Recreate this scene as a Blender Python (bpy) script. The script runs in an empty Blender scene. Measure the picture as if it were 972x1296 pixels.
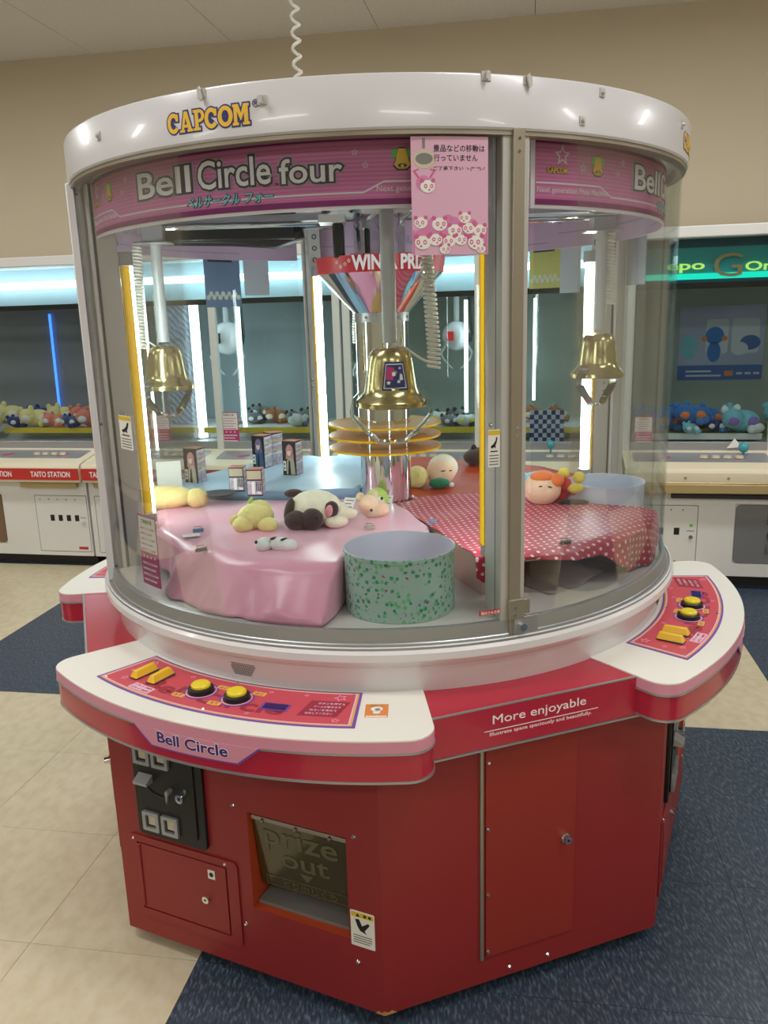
import bpy, bmesh, math, random
from mathutils import Vector, Matrix
random.seed(7)
sc = bpy.context.scene
COL = sc.collection
# ------------------------------------------------------------------ camera
W, H, FPX = 972.0, 1296.0, 1043.065
PITCH, ROLL, YAW = 0.2352, -0.0289, -0.0037
EYE = Vector((-0.0004, -2.456, 1.55))
_F = Vector((math.sin(YAW)*math.cos(PITCH), math.cos(YAW)*math.cos(PITCH), -math.sin(PITCH)))
_R = _F.cross(Vector((0, 0, 1))).normalized()
_U = _R.cross(_F)
_R2 = _R*math.cos(ROLL) + _U*math.sin(ROLL)
_U2 = -_R*math.sin(ROLL) + _U*math.cos(ROLL)
cd = bpy.data.cameras.new('camera')
cd.sensor_fit = 'HORIZONTAL'; cd.sensor_width = 36.0; cd.lens = FPX/W*36.0
cd.clip_start = 0.05; cd.clip_end = 60
cam = bpy.data.objects.new('camera', cd); COL.objects.link(cam)
cam.matrix_world = Matrix(((_R2.x, _U2.x, -_F.x, EYE.x), (_R2.y, _U2.y, -_F.y, EYE.y), (_R2.z, _U2.z, -_F.z, EYE.z), (0, 0, 0, 1)))
sc.camera = cam
# ------------------------------------------------------------------ world, exposure
wd = bpy.data.worlds.new('world'); sc.world = wd; wd.use_nodes = True
wd.node_tree.nodes['Background'].inputs[0].default_value = (0.9, 0.95, 1.0, 1)
wd.node_tree.nodes['Background'].inputs[1].default_value = 0.0   # a closed room: no light from outside
sc.view_settings.view_transform = 'Standard'
sc.view_settings.look = 'None'
sc.view_settings.gamma = 1.0
sc.view_settings.use_curve_mapping = False
sc.view_settings.exposure = 0.0
try:
    sc.cycles.transparent_max_bounces = 24
    sc.cycles.max_bounces = 10
    sc.cycles.use_denoising = True
except Exception:
    pass
# room frame: the floor tiles, wall and ceiling share it; the row of machines stands a little askew
TH = math.radians(-9.6)
UX = Vector((math.cos(TH), math.sin(TH), 0)); VX = Vector((-math.sin(TH), math.cos(TH), 0))
def room(u, v, z=0.0): return UX*u + VX*v + Vector((0, 0, z))
CEIL = 3.3; WALLV = 3.36
LAMP_SPOTS = [(-4.2, 1.2), (-1.4, 1.2), (1.4, 1.2), (4.2, 1.2), (-4.2, -1.4), (-1.4, -1.4), (1.4, -1.4), (4.2, -1.4), (-4.2, -4.2), (-1.4, -4.2), (1.4, -4.2), (4.2, -4.2)]
LAMP_W = 24.0
for i, (u, v) in enumerate(LAMP_SPOTS):
    ld = bpy.data.lights.new('ceiling_lamp_offscreen', 'AREA'); ld.shape = 'RECTANGLE'; ld.size = 1.2; ld.size_y = 0.22
    ld.energy = LAMP_W; ld.color = (1.0, 0.985, 0.955)
    lo = bpy.data.objects.new('ceiling_lamp_offscreen', ld); COL.objects.link(lo)
    lo.location = room(u, v, CEIL - 0.085); lo.rotation_euler = (0, 0, TH)

# ------------------------------------------------------------------ helpers
def ray(px, py):
    return _F + _R2*((px - W/2)/FPX) - _U2*((py - H/2)/FPX)
def at(px, py, z):
    d = ray(px, py); return EYE + d*((z - EYE.z)/d.z)
def P(r, a, z):
    a = math.radians(a); return Vector((r*math.sin(a), -r*math.cos(a), z))
def lin(c):
    c = c/255.0
    return c/12.92 if c <= 0.04045 else ((c + 0.055)/1.055)**2.4
def rgb(r, g, b): return (lin(r), lin(g), lin(b), 1.0)

MATS = {}
def mat(name, col=(200, 200, 200), rough=0.5, metal=0.0, var=0.0, scale=20.0, bump=0.0, bscale=None, coat=0.0, spec=0.5, emit=0.0, ecol=None, trans=0.0, sheen=0.0):
    if name in MATS: return MATS[name]
    m = bpy.data.materials.new(name); m.use_nodes = True
    nt = m.node_tree; N = nt.nodes; L = nt.links
    b = N['Principled BSDF']
    b.inputs['Roughness'].default_value = rough; b.inputs['Metallic'].default_value = metal
    b.inputs['Specular IOR Level'].default_value = spec
    if coat: b.inputs['Coat Weight'].default_value = coat; b.inputs['Coat Roughness'].default_value = 0.06
    if sheen: b.inputs['Sheen Weight'].default_value = sheen
    c = rgb(*col)
    tc = N.new('ShaderNodeTexCoord')
    if var > 0:
        nz = N.new('ShaderNodeTexNoise'); nz.inputs['Scale'].default_value = scale; nz.inputs['Detail'].default_value = 4
        L.new(tc.outputs['Object'], nz.inputs['Vector'])
        rp = N.new('ShaderNodeValToRGB')
        rp.color_ramp.elements[0].position = 0.3; rp.color_ramp.elements[1].position = 0.7
        rp.color_ramp.elements[0].color = tuple(x*(1 - var) for x in c[:3]) + (1,)
        rp.color_ramp.elements[1].color = tuple(min(1, x*(1 + var)) for x in c[:3]) + (1,)
        L.new(nz.outputs['Fac'], rp.inputs['Fac']); L.new(rp.outputs['Color'], b.inputs['Base Color'])
    else:
        b.inputs['Base Color'].default_value = c
    if bump > 0:
        n2 = N.new('ShaderNodeTexNoise'); n2.inputs['Scale'].default_value = bscale or scale*4; n2.inputs['Detail'].default_value = 3
        L.new(tc.outputs['Object'], n2.inputs['Vector'])
        bp = N.new('ShaderNodeBump'); bp.inputs['Strength'].default_value = bump; bp.inputs['Distance'].default_value = 0.004
        L.new(n2.outputs['Fac'], bp.inputs['Height']); L.new(bp.outputs['Normal'], b.inputs['Normal'])
    if emit > 0:
        b.inputs['Emission Color'].default_value = rgb(*(ecol or col)); b.inputs['Emission Strength'].default_value = emit
    if trans > 0:
        out = N['Material Output']; tr = N.new('ShaderNodeBsdfTranslucent'); tr.inputs['Color'].default_value = c
        mx = N.new('ShaderNodeMixShader'); mx.inputs[0].default_value = trans
        L.new(b.outputs[0], mx.inputs[1]); L.new(tr.outputs[0], mx.inputs[2]); L.new(mx.outputs[0], out.inputs['Surface'])
    MATS[name] = m
    return m

def glass_mat(name, tint=(245, 250, 248), refl=0.7, rough=0.015):
    m = bpy.data.materials.new(name); m.use_nodes = True; nt = m.node_tree; N = nt.nodes; L = nt.links
    N.remove(N['Principled BSDF']); out = N['Material Output']
    tr = N.new('ShaderNodeBsdfTransparent'); tr.inputs[0].default_value = rgb(*tint)
    gl = N.new('ShaderNodeBsdfGlossy'); gl.inputs['Roughness'].default_value = rough
    fr = N.new('ShaderNodeFresnel'); fr.inputs[0].default_value = 1.45
    mu = N.new('ShaderNodeMath'); mu.operation = 'MULTIPLY'; mu.inputs[1].default_value = refl
    mx = N.new('ShaderNodeMixShader')
    L.new(fr.outputs[0], mu.inputs[0]); L.new(mu.outputs[0], mx.inputs[0]); L.new(tr.outputs[0], mx.inputs[1]); L.new(gl.outputs[0], mx.inputs[2])
    L.new(mx.outputs[0], out.inputs['Surface']); MATS[name] = m
    return m

class G:
    def __init__(s): s.v = []; s.f = []; s.m = []
    def add(s, vs, fs, mi=0):
        o = len(s.v); s.v += [Vector(v) for v in vs]
        for f in fs: s.f.append([o + i for i in f]); s.m.append(mi)
        return s
    def obox(s, o, ex, ey, ez, mi=0):
        """box centred on o with full edge vectors ex, ey, ez"""
        o = Vector(o); ex, ey, ez = Vector(ex)/2, Vector(ey)/2, Vector(ez)/2
        vs = [o + a*ex + b*ey + c*ez for c in (-1, 1) for b in (-1, 1) for a in (-1, 1)]
        return s.add(vs, [(0, 2, 3, 1), (4, 5, 7, 6), (0, 1, 5, 4), (2, 6, 7, 3), (0, 4, 6, 2), (1, 3, 7, 5)], mi)
    def box(s, x0, x1, y0, y1, z0, z1, mi=0):
        return s.obox(((x0+x1)/2, (y0+y1)/2, (z0+z1)/2), (x1-x0, 0, 0), (0, y1-y0, 0), (0, 0, z1-z0), mi)
    def lathe(s, prof, a0=0.0, a1=360.0, n=64, c=(0, 0), closed=False, mi=0):
        full = abs(a1 - a0 - 360) < 1e-6; na = n if full else n + 1; k = len(prof)
        vs = []
        for i in range(na):
            a = a0 + (a1 - a0)*i/n
            for r, z in prof:
                p = P(r, a, z); vs.append((p.x + c[0], p.y + c[1], p.z))
        fs = []
        for i in range(n):
            i2 = (i + 1) % na
            for j in range(k if closed else k - 1):
                j2 = (j + 1) % k
                fs.append((i*k + j, i2*k + j, i2*k + j2, i*k + j2))
        if closed and not full:
            fs.append(tuple(range(k))[::-1]); fs.append(tuple(n*k + j for j in range(k)))
        return s.add(vs, fs, mi)
    def arc(s, r0, r1, z0, z1, a0, a1, n=32, mi=0, c=(0, 0)):
        return s.lathe([(r0, z0), (r1, z0), (r1, z1), (r0, z1)], a0, a1, n, c=c, closed=True, mi=mi)
    def prism(s, poly, z0, z1, mi=0, fn=None):
        n = len(poly); f = fn or (lambda x, y, z: (x, y, z))
        vs = [f(x, y, z0) for x, y in poly] + [f(x, y, z1) for x, y in poly]
        fs = [tuple(range(n))[::-1], tuple(range(n, 2*n))] + [(i, (i+1) % n, n + (i+1) % n, n + i) for i in range(n)]
        return s.add(vs, fs, mi)
    def ringprism(s, po, pi, z0, z1, mi=0, fn=None):
        n = len(po); f = fn or (lambda x, y, z: (x, y, z))
        vs = [f(x, y, z) for z in (z0, z1) for pl in (po, pi) for x, y in pl]
        fs = []
        for i in range(n):
            j = (i + 1) % n
            fs += [(2*n+i, 2*n+j, 3*n+j, 3*n+i), (i, n+i, n+j, j), (i, j, 2*n+j, 2*n+i), (n+i, 3*n+i, 3*n+j, n+j)]
        return s.add(vs, fs, mi)
    def tube(s, path, r, seg=8, mi=0, caps=True):
        path = [Vector(p) for p in path]; n = len(path)
        rr = r if isinstance(r, (list, tuple)) else [r]*n
        t0 = (path[1] - path[0]).normalized()
        up = Vector((0, 0, 1)) if abs(t0.z) < 0.9 else Vector((1, 0, 0))
        nx = t0.cross(up).normalized(); vs = []
        for i, p in enumerate(path):
            t = (path[min(i+1, n-1)] - path[max(i-1, 0)]).normalized()
            nx = (nx - t*nx.dot(t)).normalized(); ny = t.cross(nx)
            for k in range(seg):
                a = 2*math.pi*k/seg; vs.append(p + (nx*math.cos(a) + ny*math.sin(a))*rr[i])
        fs = [(i*seg + k, i*seg + (k+1) % seg, (i+1)*seg + (k+1) % seg, (i+1)*seg + k) for i in range(n-1) for k in range(seg)]
        if caps: fs += [tuple(range(seg))[::-1], tuple(range((n-1)*seg, n*seg))]
        return s.add(vs, fs, mi)
    def cyl(s, p0, p1, r0, r1=None, seg=16, mi=0):
        return s.tube([p0, p1], [r0, r0 if r1 is None else r1], seg, mi)
    def ell(s, c, rad, rot=(0, 0, 0), nu=16, nv=10, mi=0, lump=0.0):
        from mathutils import Euler
        M = Euler(rot).to_matrix(); c = Vector(c); vs = [c + M @ Vector((0, 0, rad[2]))]
        for j in range(1, nv):
            t = math.pi*j/nv
            for i in range(nu):
                a = 2*math.pi*i/nu; k = 1 + lump*(random.random() - 0.5)
                vs.append(c + M @ Vector((rad[0]*math.sin(t)*math.cos(a)*k, rad[1]*math.sin(t)*math.sin(a)*k, rad[2]*math.cos(t)*k)))
        vs.append(c - M @ Vector((0, 0, rad[2]))); e = len(vs) - 1
        fs = [(0, 1 + i, 1 + (i+1) % nu) for i in range(nu)]
        for j in range(nv - 2):
            for i in range(nu):
                a, b = 1 + j*nu + i, 1 + j*nu + (i+1) % nu; fs.append((a, a + nu, b + nu, b))
        o = 1 + (nv-2)*nu; fs += [(o + i, e, o + (i+1) % nu) for i in range(nu)]
        return s.add(vs, fs, mi)
    def text(s, string, width=None, height=None, cx=0, cy=0, bold=0.0, d0=0.0, d1=0.0004, fn=None, mi=0, slant=0.0, spacing=1.0, ref=None):
        vs, fs = text_mesh(string, bold, slant, spacing)
        if not vs: return s
        rv = vs if ref is None else text_mesh(string, ref, slant, spacing)[0]
        xs = [v[0] for v in rv]; ys = [v[1] for v in rv]
        w0, h0 = max(xs) - min(xs), max(ys) - min(ys)
        kx = (width/w0) if width else None; ky = (height/h0) if height else None
        kx = kx or ky; ky = ky or kx
        mx, my = (max(xs) + min(xs))/2, (max(ys) + min(ys))/2
        f = fn or (lambda x, y, z: (x, y, z))
        zz = [v[2] for v in vs]; zm = (max(zz) + min(zz))/2
        return s.add([f(cx + (v[0]-mx)*kx, cy + (v[1]-my)*ky, d1 if v[2] > zm else d0) for v in vs], fs, mi)
    def star(s, cx, cy, R, w, d0=0.0, d1=0.0004, fn=None, mi=0, rot=0.0, fill=False):
        def st(R):
            return [(cx + (R if i % 2 == 0 else R*0.45)*math.sin(rot + math.pi*i/5), cy + (R if i % 2 == 0 else R*0.45)*math.cos(rot + math.pi*i/5)) for i in range(10)][::-1]
        if fill: return s.prism(st(R), d0, d1, mi, fn)
        return s.ringprism(st(R), st(R*(1 - w)), d0, d1, mi, fn)
    def obj(s, name, mats, parent=None, smooth=35, bevel=0.0, loc=None, rz=0.0):
        me = bpy.data.meshes.new(name); me.from_pydata([tuple(v) for v in s.v], [], s.f); me.validate(); 
        ml = mats if isinstance(mats, (list, tuple)) else [mats]
        for m in ml: me.materials.append(m if not isinstance(m, str) else MATS[m])
        if len(me.polygons) == len(s.m): me.polygons.foreach_set('material_index', s.m)
        bm = bmesh.new(); bm.from_mesh(me); bmesh.ops.recalc_face_normals(bm, faces=bm.faces); bm.to_mesh(me); bm.free()
        if smooth:
            me.polygons.foreach_set('use_smooth', [True]*len(me.polygons)); me.set_sharp_from_angle(angle=math.radians(smooth))
        o = bpy.data.objects.new(name, me); COL.objects.link(o)
        if parent: o.parent = parent
        if loc is not None: o.location = loc
        if rz: o.rotation_euler = (0, 0, rz)
        if bevel:
            md = o.modifiers.new('bevel', 'BEVEL'); md.width = bevel; md.segments = 2; md.limit_method = 'ANGLE'
        return o

_TX = {}
def text_mesh(string, bold=0.0, slant=0.0, spacing=1.0):
    k = (string, bold, slant, spacing)
    if k in _TX: return _TX[k]
    cu = bpy.data.curves.new('lettering', 'FONT'); cu.body = string; cu.size = 1.0; cu.extrude = 0.01; cu.offset = bold; cu.shear = slant
    cu.resolution_u = 3; cu.space_character = spacing
    o = bpy.data.objects.new('lettering', cu); COL.objects.link(o)
    dg = bpy.context.evaluated_depsgraph_get(); dg.update()
    me = bpy.data.meshes.new_from_object(o.evaluated_get(dg))
    vs = [tuple(v.co) for v in me.vertices]; fs = [tuple(p.vertices) for p in me.polygons]
    bpy.data.objects.remove(o); bpy.data.curves.remove(cu); bpy.data.meshes.remove(me)
    _TX[k] = (vs, fs)
    return _TX[k]

def tag(o, label=None, cat=None, group=None, kind=None):
    if label: o['label'] = label
    if cat: o['category'] = cat
    if group: o['group'] = group
    if kind: o['kind'] = kind
    return o
def empty(name, loc=(0, 0, 0), rz=0.0, parent=None):
    o = bpy.data.objects.new(name, None); COL.objects.link(o); o.location = loc; o.rotation_euler = (0, 0, rz); o.empty_display_size = 0.05
    if parent: o.parent = parent
    return o
def copy_tree(o, parent=None):
    c = o.copy(); COL.objects.link(c); c.parent = parent if parent else o.parent
    for ch in [x for x in o.children]: copy_tree(ch, c)
    return c
def spin4(o):
    """three more copies of a part built at angle 0, turned by quarter turns about the machine's axis"""
    r = []
    for k in (1, 2, 3):
        c = copy_tree(o); c.rotation_euler = (0, 0, o.rotation_euler.z + k*math.pi/2); r.append(c)
    return r
def wrap(r):
    return lambda x, y, z: tuple(P(r + z, math.degrees(x/r), y))
def plane(o, ux, uy):
    o, ux, uy = Vector(o), Vector(ux).normalized(), Vector(uy).normalized(); n = ux.cross(uy)
    return lambda x, y, z: tuple(o + ux*x + uy*y + n*z)
def rrect(x0, x1, y0, y1, r, n=4):
    pts = []
    for cx, cy, a in ((x1-r, y1-r, 0), (x0+r, y1-r, 90), (x0+r, y0+r, 180), (x1-r, y0+r, 270)):
        for i in range(n+1):
            t = math.radians(a + 90*i/n); pts.append((cx + r*math.cos(t), cy + r*math.sin(t)))
    return pts
def circle(cx, cy, r, n=16, ry=None):
    return [(cx + r*math.cos(2*math.pi*i/n), cy + (ry or r)*math.sin(2*math.pi*i/n)) for i in range(n)]
def helix(p0, p1, R, turns, n=10):
    p0, p1 = Vector(p0), Vector(p1); t = (p1 - p0).normalized(); a = t.cross(Vector((0.3, 1, 0.2))).normalized(); b = t.cross(a)
    N = int(turns*n); return [p0.lerp(p1, i/N) + (a*math.cos(2*math.pi*i/n) + b*math.sin(2*math.pi*i/n))*R for i in range(N+1)]

# ------------------------------------------------------------------ materials
mat('red_body', (146, 40, 40), 0.42, var=0.05, scale=3, bump=0.02, bscale=300)
mat('red_door', (150, 46, 36), 0.45, var=0.04, scale=3, bump=0.02, bscale=300)
mat('red_gloss', (182, 34, 60), 0.22, coat=0.3)
mat('pink_edge', (222, 150, 172), 0.35)
mat('white_top', (238, 236, 228), 0.35)
mat('white_enamel', (226, 225, 228), 0.25, coat=0.2)
mat('lid_white', (212, 211, 215), 0.25, coat=0.2)
mat('chute_grey', (128, 126, 124), 0.6)
mat('aluminium', (176, 178, 180), 0.38, metal=0.75)
mat('pale_alu', (198, 194, 190), 0.42, metal=0.2)
mat('strip_grey', (186, 184, 178), 0.45)
mat('sign_back', (206, 178, 204), 0.45, trans=0.3)
mat('sign_back_text', (168, 146, 172), 0.5)
mat('steel', (168, 160, 144), 0.36, metal=0.65)
mat('chrome', (222, 224, 228), 0.06, metal=1.0)
mat('brass', (200, 184, 132), 0.22, metal=0.95)
mat('black_plastic', (22, 22, 23), 0.4)
mat('plinth_grey', (64, 62, 60), 0.7)
mat('dark_grey', (62, 64, 68), 0.55)
mat('grey_plastic', (165, 168, 172), 0.45)
mat('silver_paint', (170, 172, 178), 0.35, metal=0.5)
mat('cream_pad', (205, 196, 168), 0.5)
mat('white_print', (245, 242, 245), 0.5)
mat('pale_pink', (238, 190, 214), 0.5)
mat('purple', (122, 76, 170), 0.45)
mat('deep_purple', (70, 30, 120), 0.45)
mat('gold_print', (232, 176, 92), 0.45)
mat('plate_red', (206, 76, 92), 0.4)
mat('plate_dark', (158, 44, 66), 0.4)
mat('screen_blue', (38, 22, 96), 0.2)
mat('button_yellow', (236, 214, 40), 0.3)
mat('bar_yellow', (240, 196, 52), 0.35)
mat('orange_print', (226, 138, 66), 0.5)
mat('sign_pink', (228, 126, 184), 0.4, trans=0.25)
mat('sign_stripe', (236, 146, 198), 0.4, trans=0.25)
mat('sign_purple', (146, 36, 116), 0.4, trans=0.2)
mat('sign_white', (246, 236, 242), 0.4, trans=0.25)
mat('outline_dark', (72, 56, 72), 0.5)
mat('outline_mid', (176, 150, 176), 0.5)
mat('letter_white', (242, 236, 240), 0.4)
mat('teal_print', (120, 206, 214), 0.5)
mat('navy_print', (40, 42, 112), 0.45)
mat('yellow_print', (240, 192, 60), 0.45)
mat('green_print', (110, 190, 90), 0.5)
mat('black_print', (30, 26, 30), 0.6)
mat('grey_print', (128, 126, 122), 0.5)
mat('notice_pink', (236, 188, 214), 0.55, trans=0.15)
mat('notice_rose', (214, 130, 176), 0.55)
mat('panda_rose', (206, 96, 146), 0.5)
mat('magenta_print', (196, 52, 122), 0.5)
mat('sticker_yellow', (226, 190, 40), 0.5)
mat('paper', (238, 236, 230), 0.7)
mat('acrylic_disc', (238, 208, 150), 0.25, trans=0.45)
mat('acrylic_rim', (255, 220, 20), 0.3, trans=0.5)
mat('band_red', (196, 44, 56), 0.4)
mat('pipe_grey', (196, 198, 200), 0.4, metal=0.15)
mat('cord_white', (226, 222, 212), 0.5)
mat('tube_light', (255, 255, 255), 0.5, emit=34.0, ecol=(236, 252, 250))
mat('yellow_cover', (134, 114, 48), 0.4, trans=0.8)
mat('tape_brown', (70, 60, 28), 0.14, coat=0.4)
mat('smoked_print', (98, 94, 70), 0.4)
mat('orange_inner', (196, 78, 40), 0.5)
mat('deck_floor', (214, 206, 204), 0.5)
mat('wood_pale', (226, 188, 176), 0.6, var=0.06, scale=6)
mat('scuff_wood', (190, 140, 80), 0.8, var=0.2, scale=60)
glass_mat('dome_glass', (248, 251, 250), 0.34)
glass_mat('row_glass', (236, 242, 242), 0.4)
glass_mat('finger_acrylic', (226, 234, 234), 4.0, 0.12)

# ================================================================== the room
def speckle(name, base, dark, light, rough, streak):
    m = bpy.data.materials.new(name); m.use_nodes = True; nt = m.node_tree; N = nt.nodes; L = nt.links; b = N['Principled BSDF']
    b.inputs['Roughness'].default_value = rough
    g = N.new('ShaderNodeNewGeometry'); mp = N.new('ShaderNodeMapping'); mp.inputs['Scale'].default_value = streak
    oi = N.new('ShaderNodeObjectInfo'); ad = N.new('ShaderNodeVectorMath'); ad.operation = 'MULTIPLY_ADD'
    mp.inputs['Rotation'].default_value = (0, 0, 0.5)
    cm = N.new('ShaderNodeCombineXYZ'); L.new(oi.outputs['Random'], cm.inputs[0]); L.new(oi.outputs['Random'], cm.inputs[1])
    ad.inputs[1].default_value = (9, 7, 0); L.new(cm.outputs[0], ad.inputs[0]); L.new(g.outputs['Position'], ad.inputs[2])
    L.new(ad.outputs[0], mp.inputs['Vector'])
    n1 = N.new('ShaderNodeTexNoise'); n1.inputs['Scale'].default_value = 1.0; n1.inputs['Detail'].default_value = 3
    L.new(mp.outputs[0], n1.inputs['Vector'])
    r1 = N.new('ShaderNodeValToRGB'); e = r1.color_ramp.elements
    e[0].position = 0.36; e[0].color = rgb(*dark); e[1].position = 0.72; e[1].color = rgb(*light)
    k = e.new(0.52); k.color = rgb(*base)
    L.new(n1.outputs['Fac'], r1.inputs['Fac'])
    n2 = N.new('ShaderNodeTexNoise'); n2.inputs['Scale'].default_value = 1.1; n2.inputs['Detail'].default_value = 5; L.new(g.outputs['Position'], n2.inputs['Vector'])
    r2 = N.new('ShaderNodeValToRGB'); r2.color_ramp.elements[0].position = 0.3; r2.color_ramp.elements[0].color = (0.86, 0.86, 0.86, 1); r2.color_ramp.elements[1].position = 0.65
    L.new(n2.outputs['Fac'], r2.inputs['Fac'])
    mx = N.new('ShaderNodeMix'); mx.data_type = 'RGBA'; mx.blend_type = 'MULTIPLY'; mx.inputs[0].default_value = 1.0
    L.new(r1.outputs[0], mx.inputs[6]); L.new(r2.outputs[0], mx.inputs[7]); L.new(mx.outputs[2], b.inputs['Base Color'])
    MATS[name] = m; return m
speckle('tile_cream', (216, 205, 176), (209, 197, 166), (221, 211, 186), 0.3, (26, 18, 20))
speckle('tile_blue', (60, 74, 92), (45, 58, 74), (104, 116, 130), 0.42, (150, 45, 60))
mat('floor_joint', (150, 140, 118), 0.8)
mat('wall_paint', (214, 202, 178), 0.7, var=0.025, scale=1.2, bump=0.03, bscale=60)
mat('ceiling_board', (226, 222, 212), 0.9, var=0.05, scale=60, bump=0.12, bscale=120)
mat('ceiling_joint', (120, 114, 104), 0.9)

fl = G().box(-6.5, 6.5, -6.5, WALLV, -0.05, -0.0035).obj('floor', 'floor_joint', rz=TH); tag(fl, kind='structure')
TILE, U0, V0 = 0.4535, -0.376, 0.565
tb = {}
for k in ('tile_cream', 'tile_blue'):
    e = TILE/2 - 0.0006; g = G()
    g.add([(-e, -e, 0), (e, -e, 0), (e, e, 0), (-e, e, 0), (-e, -e, -0.0035), (e, -e, -0.0035), (e, e, -0.0035), (-e, e, -0.0035)],
          [(0, 1, 2, 3), (4, 5, 1, 0), (5, 6, 2, 1), (6, 7, 3, 2), (7, 4, 0, 3)])
    tb[k] = g.obj('floor_tile', k, parent=fl, smooth=0)
first = {k: True for k in tb}
big = {k: G() for k in tb}
for i in range(-14, 14):
    for j in range(-16, 7):
        u = U0 + (i + 0.5)*TILE; v = V0 + (j + 0.5)*TILE
        if v > WALLV - 0.1 or abs(u) > 6.2 or v < -6.3: continue
        ci, cj = math.floor((u - U0)/(4*TILE)), math.floor((v - V0)/(4*TILE))
        k = 'tile_blue' if (ci + cj) % 2 else 'tile_cream'
        p = room(u, v); near = (p.y > -2.0 and abs(p.x) < 0.75*(p.y + 3.2) + 0.3)
        if near:
            o = tb[k] if first[k] else tb[k].copy()
            if not first[k]: COL.objects.link(o); o.parent = fl
            first[k] = False; o.location = (u, v, 0)
        else:
            e = TILE/2 - 0.0006
            big[k].add([(u-e, v-e, 0), (u+e, v-e, 0), (u+e, v+e, 0), (u-e, v+e, 0)], [(0, 1, 2, 3)])
for k in big: tag(big[k].obj('floor_tiling', k, parent=fl, smooth=0), kind='stuff')

def wall(name, p0, p1):
    p0, p1 = Vector(p0), Vector(p1); d = p1 - p0; n = Vector((-d.y, d.x, 0)).normalized()
    return tag(G().obox((p0 + p1)/2 + n*0.05 + Vector((0, 0, CEIL/2)), d, n*0.1, (0, 0, CEIL + 0.1)).obj(name, 'wall_paint', smooth=0), kind='structure')
wall('wall_back', room(6.5, WALLV), room(-6.5, WALLV)).scale = (1, 1, 1)
wall('wall_right', room(6.5, -6.5), room(6.5, WALLV)); wall('wall_left', room(-6.5, WALLV), room(-6.5, -6.5)); wall('wall_front', room(-6.5, -6.5), room(6.5, -6.5))
ce = tag(G().box(-6.5, 6.5, -6.5, WALLV, CEIL + 0.012, CEIL + 0.08).obj('ceiling', 'ceiling_joint', rz=TH), kind='structure')
PU, PV = 0.97, 1.94
pan = G().box(-PU/2 + 0.002, PU/2 - 0.002, -PV/2 + 0.002, PV/2 - 0.002, CEIL, CEIL + 0.0125).obj('ceiling_panel', 'ceiling_board', parent=ce, smooth=0)
fp = True
for i in range(-6, 7):
    for j in range(0, 5):
        o = pan if fp else pan.copy()
        if not fp: COL.objects.link(o); o.parent = ce
        fp = False; o.location = (-0.54 + 0.02 + (i + 0.5)*PU, WALLV - PV/2 - j*PV, 0)
mat('lamp_diffuser', (250, 250, 245), 0.5, emit=2.0)
mat('lamp_frame', (225, 222, 214), 0.5)
for i, (u, v) in enumerate(LAMP_SPOTS):
    e = empty('ceiling_light_offscreen', room(u, v, CEIL), TH)
    tag(e, 'long white fluorescent ceiling light on the ceiling boards', 'ceiling light', 'ceiling fluorescent lights')
    if i == 0:
        a = G().box(-0.63, 0.63, -0.14, 0.14, -0.06, 0).obj('lamp_housing', 'lamp_frame', parent=e, bevel=0.01)
        b = G().box(-0.6, 0.6, -0.11, 0.11, -0.075, -0.055).obj('diffuser_offscreen', 'lamp_diffuser', parent=e, bevel=0.008)
    else:
        for x in (a, b):
            c = x.copy(); COL.objects.link(c); c.parent = e
# white coiled cable dropping from the ceiling
top = EYE + ray(378, 0)*((0.12 + 2.456)/ray(378, 0).y); bot = EYE + ray(377, 97)*((0.12 + 2.456)/ray(377, 97).y)
cg = G().tube(helix((bot.x, 0.12, 1.962), (bot.x, 0.12, CEIL), 0.011, 33, 10), 0.0045, 6)
tag(cg.obj('coiled_cable', 'cord_white'), 'white coiled cable hanging from the ceiling down to the machine lid', 'cable')

# ================================================================== the round claw machine
A_CON, A_SK, A_POST = math.radians(-24.73), math.radians(20.27), math.radians(19.35)
R8, APO = 0.941, 0.8695
cm = empty('claw_machine'); tag(cm, 'round red and white claw machine with a glass drum and brass bell claws', 'claw machine')
HS = R8*math.sin(math.pi/8)          # half the width of a cabinet face
# ---- cabinet: octagon with four prize openings
PO = (0.030, 0.281, 0.215, 0.466)    # opening s0,s1,z0,z1 on a console face
g = G(); Z0, Z1 = 0.04, 0.70
def facefn(a): 
    n = P(1, math.degrees(a), 0); t = Vector((-n.y, n.x, 0))
    return lambda s, z, d: tuple(n*(APO + d) + t*s + Vector((0, 0, z)))
for k in range(4):
    f = facefn(A_SK + k*math.pi/2)
    g.add([f(-HS, Z0, 0), f(HS, Z0, 0), f(HS, Z1, 0), f(-HS, Z1, 0)], [(0, 1, 2, 3)])
    f = facefn(A_CON + k*math.pi/2); s0, s1, z0, z1 = PO
    vs = [f(-HS, Z0, 0), f(HS, Z0, 0), f(HS, Z1, 0), f(-HS, Z1, 0), f(s0, z0, 0), f(s1, z0, 0), f(s1, z1, 0), f(s0, z1, 0)]
    g.add(vs, [(0, 1, 5, 4), (1, 2, 6, 5), (2, 3, 7, 6), (3, 0, 4, 7)])
    d = -0.16
    vs = [f(x, z, y) for y in (0, d) for x, z in ((s0, z0), (s1, z0), (s1, z1), (s0, z1))]
    g.add(vs, [(0, 1, 5, 4)], 1); g.add(vs, [(1, 2, 6, 5), (2, 3, 7, 6), (3, 0, 4, 7)], 2); g.add(vs, [(4, 5, 6, 7)], 3)
oct_ = [tuple(P(R8, math.degrees(A_SK) - 22.5 + 45*i, 0)[:2]) for i in range(8)]
g.add([(x, y, Z0) for x, y in oct_], [tuple(range(8))]); g.add([(x, y, Z1) for x, y in oct_], [tuple(range(8))])
body = g.obj('cabinet_body', ['red_body', 'orange_inner', 'orange_inner', 'orange_inner'], cm, smooth=0)
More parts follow.
